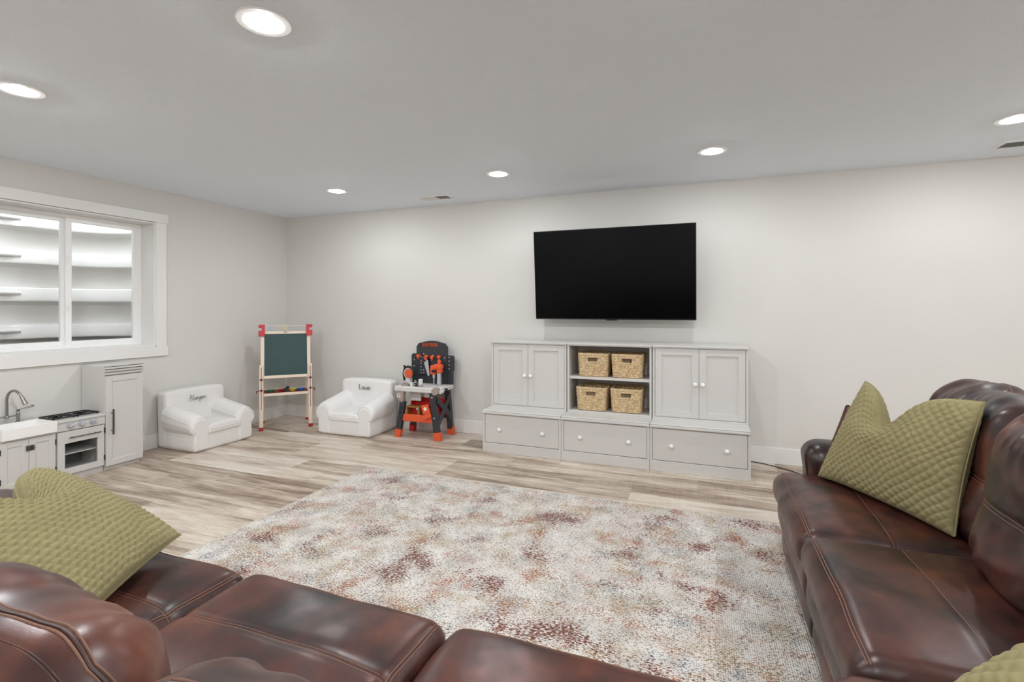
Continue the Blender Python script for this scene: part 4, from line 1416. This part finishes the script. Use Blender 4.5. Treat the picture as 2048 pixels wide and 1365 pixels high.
MB().cyl((-0.065, 0, 0.024), (0.06, 0, 0.024), 0.008, n=12).build('spindle', M['silver'], t, smooth=40)
MB().box((0.03, -0.02, 0), (0.06, 0.03, 0.03), 0.003).build('jaw', M['greyplastic'], t)
t = thing('toy_square_block', 'white toy block standing upright behind the vise', 'toy block', W_(-0.058, 0.16, 0.523))
MB().box((-0.02, -0.015, 0), (0.018, 0.015, 0.055), 0.003).box((-0.013, -0.0165, 0.012), (0.011, -0.0145, 0.042), 0.001).build('body', M['whiteplastic'], t)
t = thing('toy_clamp', 'black toy clamp with bolt in the middle of the workbench', 'toy clamp', W_(-0.03, 0.03, 0.5225))
MB().box((-0.02, -0.012, 0.0), (0.02, 0.012, 0.014), 0.003).cyl((0, 0, 0.012), (0, 0, 0.034), 0.007, n=10).box((-0.024, -0.005, 0.022), (0.024, 0.005, 0.031), 0.002).build('body', M['vblack'], t)
MB().box((0.03, -0.015, 0), (0.075, 0.015, 0.012), 0.003).build('jaw', M['taupe'], t)
t = thing('toy_toolbox', 'amber toy toolbox with open front on the workbench shelf', 'toy toolbox', W_(-0.055, 0.052, 0.219))
MB().box((-0.085, -0.045, 0.0), (0.075, 0.045, 0.014), 0.004).box((-0.085, -0.045, 0.014), (-0.068, 0.045, 0.10), 0.004).box((0.045, -0.045, 0.014), (0.075, 0.045, 0.10), 0.004).box((-0.068, -0.045, 0.085), (0.045, 0.045, 0.10), 0.003).box((-0.068, 0.035, 0.014), (0.045, 0.045, 0.085)).build('body', M['gold'], t)
MB().cyl((-0.02, -0.046, 0.008), (-0.02, -0.052, 0.008), 0.010, n=12).cyl((0.052, -0.045, 0.08), (0.052, -0.052, 0.08), 0.011, n=12).build('button', M['silver'], t)
t = thing('toy_sander', 'orange toy sander with round sticker leaning on the workbench leg', 'toy tool', W_(0.135, -0.038, 0.232))
MB().box((-0.035, -0.014, 0.03), (0.045, 0.012, 0.125), 0.006, RY(-0.25)).box((-0.045, -0.012, -0.015), (0.05, 0.010, 0.032), 0.004, RY(-0.45)).build('body', M['orange'], t)
MB().lathe([(0.0001, 0), (0.018, 0)], 18, RY(-0.25) @ T(0.008, -0.0148, 0.085) @ RX(PI/2)).build('sticker', M['whiteplastic'], t)

# ------------------------------------------------------------------ leather sectional
def seams(parent, runs, h, r, deform, rad=0.0018, gap=0.005, mat='thread'):
    """double stitched seam: two parallel threads and a shallow welt"""
    for pts, side in runs:
        for k in (-1, 1):
            P = seam_path([tuple(np.array(p)+np.array(side)*gap*k) for p in pts], h, r, deform)
            MB().tube(P.tolist(), rad, 5).build('stitching', M[mat], parent, smooth=60)

def seat_cushion(parent, x0, x1, y0, y1, ztop, seed, thick=0.15, seam_y=0.71, loc=None, cut=None, puff=0.022, front_seam=True):
    hx, hy, hz = (x1-x0)/2-0.003, (y1-y0)/2, thick/2
    h = (hx, hy, hz); r = 0.055
    cy = (y0+y1)/2
    sy = seam_y-cy
    def de(P):
        Q = P.copy()
        up = np.clip((P[:, 2]+hz*0.2)/(hz*1.2), 0, 1)
        ux, uy = P[:, 0]/hx, P[:, 1]/hy
        Q[:, 2] += puff*up*(1-ux**4)*(1-0.55*uy**2)
        if sy is not None and seam_y > 0:
            Q[:, 2] -= 0.007*up*np.exp(-((P[:, 1]-sy)/0.012)**2)
        Q[:, 2] += 0.0035*up*wob(P, 2.2, seed)*(1-ux**6)
        fr = np.clip(P[:, 1]/hy, 0, 1)
        Q[:, 1] += 0.016*np.clip((uy-0.7)/0.3, 0, 1)*np.cos(np.clip(P[:, 2]/hz, -1, 1)*PI/2)*(1-0.3*ux**2)
        Q[:, 1] += 0.003*fr*wob(P, 3.0, seed+2)
        # sides swell slightly
        Q[:, 0] += 0.004*np.sign(P[:, 0])*np.clip((np.abs(ux)-0.8)/0.2, 0, 1)*wob(P, 2.0, seed+3)
        if cut is not None:
            Q = cut(Q)
        return Q
    loc = ((x0+x1)/2, cy, ztop-hz-puff*0.8)
    o = soft('seat_cushion', M['leather'], parent, h, r, (34, 30, 8), de, loc)
    runs = []
    if seam_y > 0:
        runs.append(([(-hx, sy, hz*0.6), (-hx, sy, hz), (hx, sy, hz), (hx, sy, hz*0.6)], (0, 1, 0)))
    if front_seam:
        f = hy-0.024
        runs.append(([(-hx+0.01, f, hz), (hx-0.01, f, hz)], (0, 1, 0)))
    sx = hx-0.022
    runs.append(([(sx, -hy+0.02, hz), (sx, hy-0.03, hz)], (1, 0, 0)))
    seams(o, runs, h, r, de)
    return o

def front_panel(parent, x0, x1, y, z0, z1, seed, thick=0.10):
    hx, hz = (x1-x0)/2-0.002, (z1-z0)/2
    h = (hx, thick/2, hz)
    def de(P):
        Q = P.copy()
        Q[:, 1] += 0.018*np.clip(P[:, 1]/(thick/2), 0, 1)*(1-(P[:, 2]/hz)**2)*(1-0.35*(P[:, 0]/hx)**4)
        Q[:, 1] += 0.003*wob(P, 2.4, seed)
        return Q
    return soft('footrest_panel', M['leather'], parent, h, min(0.035, hz*0.8), (24, 4, 10), de, ((x0+x1)/2, y-thick/2, (z0+z1)/2))

def back_cushion(parent, x0, x1, seed, yc=0.30, lean=0.20, zc=0.70, hz=0.285, hy=0.135, bulge=0.03, cs_=-0.015):
    hx = (x1-x0)/2-0.003
    h = (hx, hy, hz); r = 0.105
    zs = -0.02                        # mid seam height in the cushion's own frame
    def de(P):
        Q = P.copy()
        fr = np.clip(P[:, 1]/hy, -1, 1)
        ux, uz = P[:, 0]/hx, P[:, 2]/hz
        f = np.clip(fr, 0, 1)
        Q[:, 1] += f*(bulge*(1-ux**4)*(np.exp(-((P[:, 2]+0.14)/0.12)**2)*1.25 + np.exp(-((P[:, 2]-0.13)/0.13)**2)))
        Q[:, 1] -= f*0.010*np.exp(-((P[:, 2]-zs)/0.016)**2)*(1-ux**6)
        # overstuffed roll along the crest
        top = np.clip((uz-0.35)/0.65, 0, 1)
        Q[:, 2] += 0.022*top*(1-ux**4)
        Q[:, 1] -= 0.022*top*np.clip(-fr, 0, 1)
        # gathered wrinkles running down from the crest seam
        Q[:, 1] += f*0.0035*np.sin(P[:, 0]*95+2*wob(P, 1.5, seed))*np.exp(-((P[:, 2]-0.20)/0.07)**2)
        Q[:, 1] += f*0.006*np.sin((P[:, 0]*0.6+P[:, 2])*60+1.5*wob(P, 2, seed+1))*np.exp(-((P[:, 2]+0.19)/0.05)**2)
        w = wob(P, 2.6, seed+2)
        Q[:, 1] += 0.006*w*np.sign(P[:, 1])
        Q[:, 2] += 0.009*w*top + 0.004*top*np.sin(P[:, 0]*40+seed)
        return Q
    o = soft('back_cushion', M['leather'], parent, h, r, (40, 10, 34), de, ((x0+x1)/2, yc, zc), (lean, 0, 0))
    runs = [([(-hx+0.03, hy, zs), (hx-0.03, hy, zs)], (0, 0, 1)),
            ([(-hx, cs_, hz-0.12), (-hx, cs_, hz), (hx, cs_, hz), (hx, cs_, hz-0.12)], (0, 1, 0)),
            ([(hx, -0.015, hz-0.02), (hx, 0.0, -hz*0.5)], (0, 1, 0))]
    seams(o, runs, h, r, de, 0.0016, 0.006)
    P = seam_path([(-hx, cs_, hz-0.12), (-hx, cs_, hz), (hx, cs_, hz), (hx, cs_, hz-0.12)], h, r, de)
    MB().tube(P.tolist(), 0.0030, 6, flat=0.7).build('welt', M['seam'], o, smooth=60)
    return o

def arm_rest(parent, x0, x1, y0, y1, ztop, seed):
    hx, hy, hz = (x1-x0)/2, (y1-y0)/2, (ztop-0.04)/2
    h = (hx, hy, hz); r = min(0.085, hx*0.75)
    def de(P):
        Q = P.copy()
        up = np.clip(P[:, 2]/hz, 0, 1)
        g = np.clip((up-0.45)/0.3, 0, 1)
        Q[:, 0] *= 1+0.12*g - 0.05*np.exp(-((up-0.45)/0.08)**2)
        Q[:, 2] += 0.015*g*(1-(P[:, 0]/hx)**2)
        Q[:, 1] += 0.012*g*np.clip(P[:, 1]/hy, 0, 1)
        Q += (0.003*wob(P, 2.6, seed))[:, None]*np.array([1, 0.5, 0.6])
        return Q
    o = soft('arm', M['leather'], parent, h, r, (10, 22, 22), de, ((x0+x1)/2, (y0+y1)/2, 0.04+hz))
    for k in (-0.5, -0.62):
        P = seam_path([(hx*k, hy, -hz+0.05), (hx*k, hy, hz-0.05)], h, r, de)
        MB().tube(P.tolist(), 0.003, 5).build('welt', M['seam'], o, smooth=60)
    return o

def sofa_base(parent, x0, x1, y1=0.90):
    MB().box((x0+0.005, 0.06, 0.035), (x1-0.005, y1, 0.35), 0.02).build('frame', M['seam'], parent)
    def de(P):
        Q = P.copy(); Q[:, 1] += 0.006*wob(P, 1.5, 4); return Q
    soft('back_shell', M['leather'], parent, ((x1-x0)/2, 0.09, 0.39), 0.05, (20, 4, 16), de, ((x0+x1)/2, 0.10, 0.44))
    for x in (x0+0.08, x1-0.08):
        for y in (0.10, y1-0.08):
            MB().cyl((x, y, 0.0105 if y > 0.5 else 0.0), (x, y, 0.04), 0.03, 0.035, 14).build('foot', M['vblack'], parent)

# near section: front towards +y (world), back towards the camera
NB = 0.205
ns = thing('leather_sofa', 'brown leather sofa section in the foreground with its back to the viewer', 'sofa', (0, NB, 0.0), group='pieces of the brown leather sectional')
sofa_base(ns, -2.14, 0.10)
for k, (a, b_) in enumerate(((-2.14, -1.372), (-1.372, -0.643), (-0.643, 0.10))):
    seat_cushion(ns, a, b_, 0.44, 1.0, 0.492-0.008*(k == 0), 2+k*3, seam_y=0.745)
    front_panel(ns, a, b_, 0.97, 0.185, 0.352, 11+k)
    front_panel(ns, a, b_, 0.955, 0.04, 0.185, 21+k)
    back_cushion(ns, a, b_, 5+k*2, yc=0.185, lean=0.20, zc=0.635+0.015*(k == 1), hz=0.265, hy=0.115, bulge=0.022, cs_=0.035)
arm_rest(ns, -2.45, -2.145, 0.10, 0.87, 0.655, 3)

# right section: front towards -x (world)
RB = 1.335
rs = thing('leather_sofa', 'brown leather sofa section along the right facing the window', 'sofa', (RB, 0, 0.0), PI/2, group='pieces of the brown leather sectional')
sofa_base(rs, 1.405, 2.96)
for k, (a, b_) in enumerate(((1.405, 2.163), (2.163, 2.985))):
    sc_ = seat_cushion(rs, a, b_, 0.42, 1.0, 0.490-0.012*k, 12+k*4, seam_y=0.695)
    front_panel(rs, a, min(b_, 2.97), 0.975, 0.185, 0.358, 15+k)
    front_panel(rs, a, min(b_, 2.97), 0.955, 0.035, 0.185, 25+k)
back_cushion(rs, 1.405, 2.15, 8, yc=0.345, lean=0.15, zc=0.69, bulge=0.05)
back_cushion(rs, 2.165, 2.94, 9, yc=0.27, lean=0.22, zc=0.685, hz=0.29)
arm_rest(rs, 2.955, 3.20, 0.10, 0.845, 0.60, 5)
bt = MB().lathe([(0.0001, 0.013), (0.010, 0.011), (0.014, 0.005), (0.014, 0.0)][::-1], 18, T(2.16, 0.966, 0.352) @ RX(-PI/2))
bt.build('recline_button', M['seam'], rs, smooth=50)

# corner wedge
cs = thing('corner_sofa_section', 'brown leather corner wedge joining the two sofa sections', 'sofa', (0, 0, 0), group='pieces of the brown leather sectional')
def cutc(Q):
    # local frame of the cushion: cut the free front corner at (-x, +y)
    d = np.clip(0.24-((Q[:, 0]+0.39)+(0.37-Q[:, 1])), 0, None)
    Q[:, 0] += d*0.5; Q[:, 1] -= d*0.5
    return Q
seat_cushion(cs, 0.112, 0.885, 0.655, 1.395, 0.478, 31, seam_y=-1, cut=cutc, front_seam=False)
MB().prism([(0.11, 0.27), (1.27, 0.27), (1.27, 1.395), (0.42, 1.395), (0.11, 1.12)], 0.035, 0.33).build('frame', M['seam'], cs)
for (x, y) in ((0.2, 0.35), (1.18, 0.35), (1.18, 1.3), (0.5, 1.3)):
    MB().cyl((x, y, 0), (x, y, 0.04), 0.03, 0.035, 14).build('foot', M['vblack'], cs)
h1 = (0.39, 0.13, 0.28)
def dck(seed):
    def de(P):
        Q = P.copy()
        f = np.clip(P[:, 1]/0.13, 0, 1)
        Q[:, 1] += f*0.03*(1-(P[:, 0]/0.39)**4)*np.cos(P[:, 2]*4)
        Q[:, 1] += 0.004*wob(P, 2.4, seed)
        Q[:, 2] += 0.02*np.clip(P[:, 2]/0.28, 0, 1)*(1-(P[:, 0]/0.39)**4)
        return Q
    return de
soft('back_cushion', M['leather'], cs, (0.425, 0.115, 0.265), 0.10, (30, 8, 24), dck(3), (0.545, NB+0.19, 0.635), (0.2, 0, 0))
soft('back_cushion', M['leather'], cs, (0.36, 0.13, 0.275), 0.10, (30, 8, 24), dck(6), (RB-0.27, 1.02, 0.665), (0.2, 0, PI/2))
soft('back_shell', M['leather'], cs, (0.62, 0.09, 0.39), 0.05, (20, 4, 16), None, (0.725, NB+0.10, 0.44))
soft('back_shell', M['leather'], cs, (0.50, 0.09, 0.39), 0.05, (20, 4, 16), None, (RB-0.10, 0.90, 0.44), (0, 0, PI/2))

# dark leather cushion tucked behind the green pillow at the far arm
def patch_pillow(name, label, cat, BL, BR, TL, TR, thick, mat, quilt=0.0, cell=0.026, chop=0.0, n=150, group=None, pull=0.05, chop_u=0.0, style='diamond', seamname='edge_seam'):
    """pillow spanned between four corner points; front faces the side of (BR-BL)x(TL-BL)"""
    BL, BR, TL, TR = [np.array(p, float) for p in (BL, BR, TL, TR)]
    C = (BL+BR+TL+TR)/4
    X = (BR-BL+TR-TL); w = np.linalg.norm(X)/2
    Y = (TL-BL+TR-BR); hgt = np.linalg.norm(Y)/2
    Nn = np.cross(X, Y); Nn /= np.linalg.norm(Nn)
    t = thing(name, label, cat, tuple(C), 0, group)
    u = np.linspace(-1, 1, n); U, V = np.meshgrid(u, u, indexing='ij')
    def surf(side):
        # corners stay, edges are drawn in
        Uc = U*(1-pull*(1-V**2)*np.abs(U)**3); Vc = V*(1-pull*(1-U**2)*np.abs(V)**3)
        a, b_ = (Uc+1)/2, (Vc+1)/2
        P = (BL*((1-a)*(1-b_))[..., None] + BR*(a*(1-b_))[..., None] + TL*((1-a)*b_)[..., None] + TR*(a*b_)[..., None]) - C
        prof = ((1-U**2).clip(0)*(1-V**2).clip(0))**0.42
        z = thick/2*prof
        if chop:
            g = np.exp(-np.abs((U-chop_u)/0.33)**1.7)*np.clip((V+0.15)/1.15, 0, 1)**1.5
            P = P - (Y/np.linalg.norm(Y))*(chop*g)[..., None]
            z = z*(1-0.5*g)
            P = P + Nn*(0.030*np.exp(-((U-chop_u)/0.5)**2)*np.exp(-((V-0.15)/0.3)**2)*side)[..., None]*0.6
        if quilt:
            x, y = U*w/2, V*hgt/2
            qp = np.stack([x.ravel(), y.ravel(), 0*x.ravel()], 1)
            x = x + 0.0045*wob(qp, 4.0, 2).reshape(x.shape); y = y + 0.0045*wob(qp, 4.0, 3).reshape(y.shape)
            if style == 'diamond':
                p, q = (x+y)/cell/1.414, (x-y)/cell/1.414
                b = np.abs(np.sin(PI*p))*np.abs(np.sin(PI*q))
            else:                # staggered puffs
                row = np.floor(y/cell*1.35)
                b = np.abs(np.sin(PI*y/cell*1.35))*np.abs(np.sin(PI*(x/cell/1.15+0.5*row)))
            z = z + quilt*np.sqrt(b)*np.clip(prof*2.2, 0, 1)
        pts = P.reshape(-1, 3)
        z = z + 0.003*wob(pts, 3.0, 4).reshape(U.shape)*prof
        return P + Nn*(z*side)[..., None]
    A = surf(1); B = surf(-1)
    I = np.arange(n*n).reshape(n, n)
    fA = np.stack([I[:-1, :-1], I[1:, :-1], I[1:, 1:], I[:-1, 1:]], -1).reshape(-1, 4)
    J = I + n*n
    border = np.zeros((n, n), bool); border[0] = border[-1] = True; border[:, 0] = border[:, -1] = True
    J[border] = I[border]
    fB = np.stack([J[:-1, :-1], J[:-1, 1:], J[1:, 1:], J[1:, :-1]], -1).reshape(-1, 4)
    me = D.meshes.new('cover')
    me.from_pydata([tuple(p) for p in np.concatenate([A.reshape(-1, 3), B.reshape(-1, 3)]).tolist()], [], [tuple(f) for f in np.concatenate([fA, fB]).tolist()])
    me.update()
    link('cover', me, M[mat], t, 180)
    ring = [A[i, 0] for i in range(n)] + [A[-1, j] for j in range(1, n)] + [A[i, -1] for i in range(n-2, -1, -1)] + [A[0, j] for j in range(n-2, 0, -1)]
    MB().tube([tuple(p) for p in ring[::2]], 0.0032, 5, closed=True).build(seamname, M[mat], t, smooth=60)
    return t
patch_pillow('leather_cushion', 'dark brown leather cushion tucked behind the green pillow', 'cushion', (0.530, 2.925, 0.49), (0.83, 2.52, 0.49), (0.655, 2.945, 0.835), (0.92, 2.56, 0.73), 0.09, 'leather', n=50, pull=0.02)
patch_pillow('throw_pillow', 'quilted olive green pillow standing upright against the right sofa back', 'pillow', (0.520, 2.875, 0.487), (0.845, 2.285, 0.484), (0.705, 2.830, 0.972), (0.945, 2.320, 0.975), 0.16, 'velvet', 0.0075, 0.027, 0.19, group='olive green throw pillows', chop_u=-0.22, n=190)
patch_pillow('throw_pillow', 'quilted olive green pillow slumped on the left seat of the near sofa', 'pillow', (-1.725, 1.215, 0.520), (-1.43, 0.72, 0.520), (-2.235, 1.045, 0.745), (-1.90, 0.58, 0.785), 0.17, 'velvet', 0.0115, 0.026, 0.15, group='olive green throw pillows', chop_u=-0.05, style='brick', n=190)
patch_pillow('throw_pillow', 'quilted olive green pillow on the corner seat cut by the picture edge', 'pillow', (0.47, 1.33, 0.50), (0.50, 0.82, 0.50), (0.83, 1.42, 0.72), (0.86, 0.95, 0.72), 0.15, 'velvet', 0.0085, 0.034, 0.08, group='olive green throw pillows', n=110)

# thin black cord on the floor behind the right sofa
tag(MB().tube(spline([(0.34, 4.735, 0.006), (0.46, 4.70, 0.006), (0.66, 4.55, 0.006), (0.80, 4.30, 0.006), (0.95, 3.9, 0.006), (1.1, 3.6, 0.006)], 8), 0.004, 6).build('power_cord', M['cordblack'], smooth=60), 'thin black cord on the floor behind the far sofa arm', 'cord')
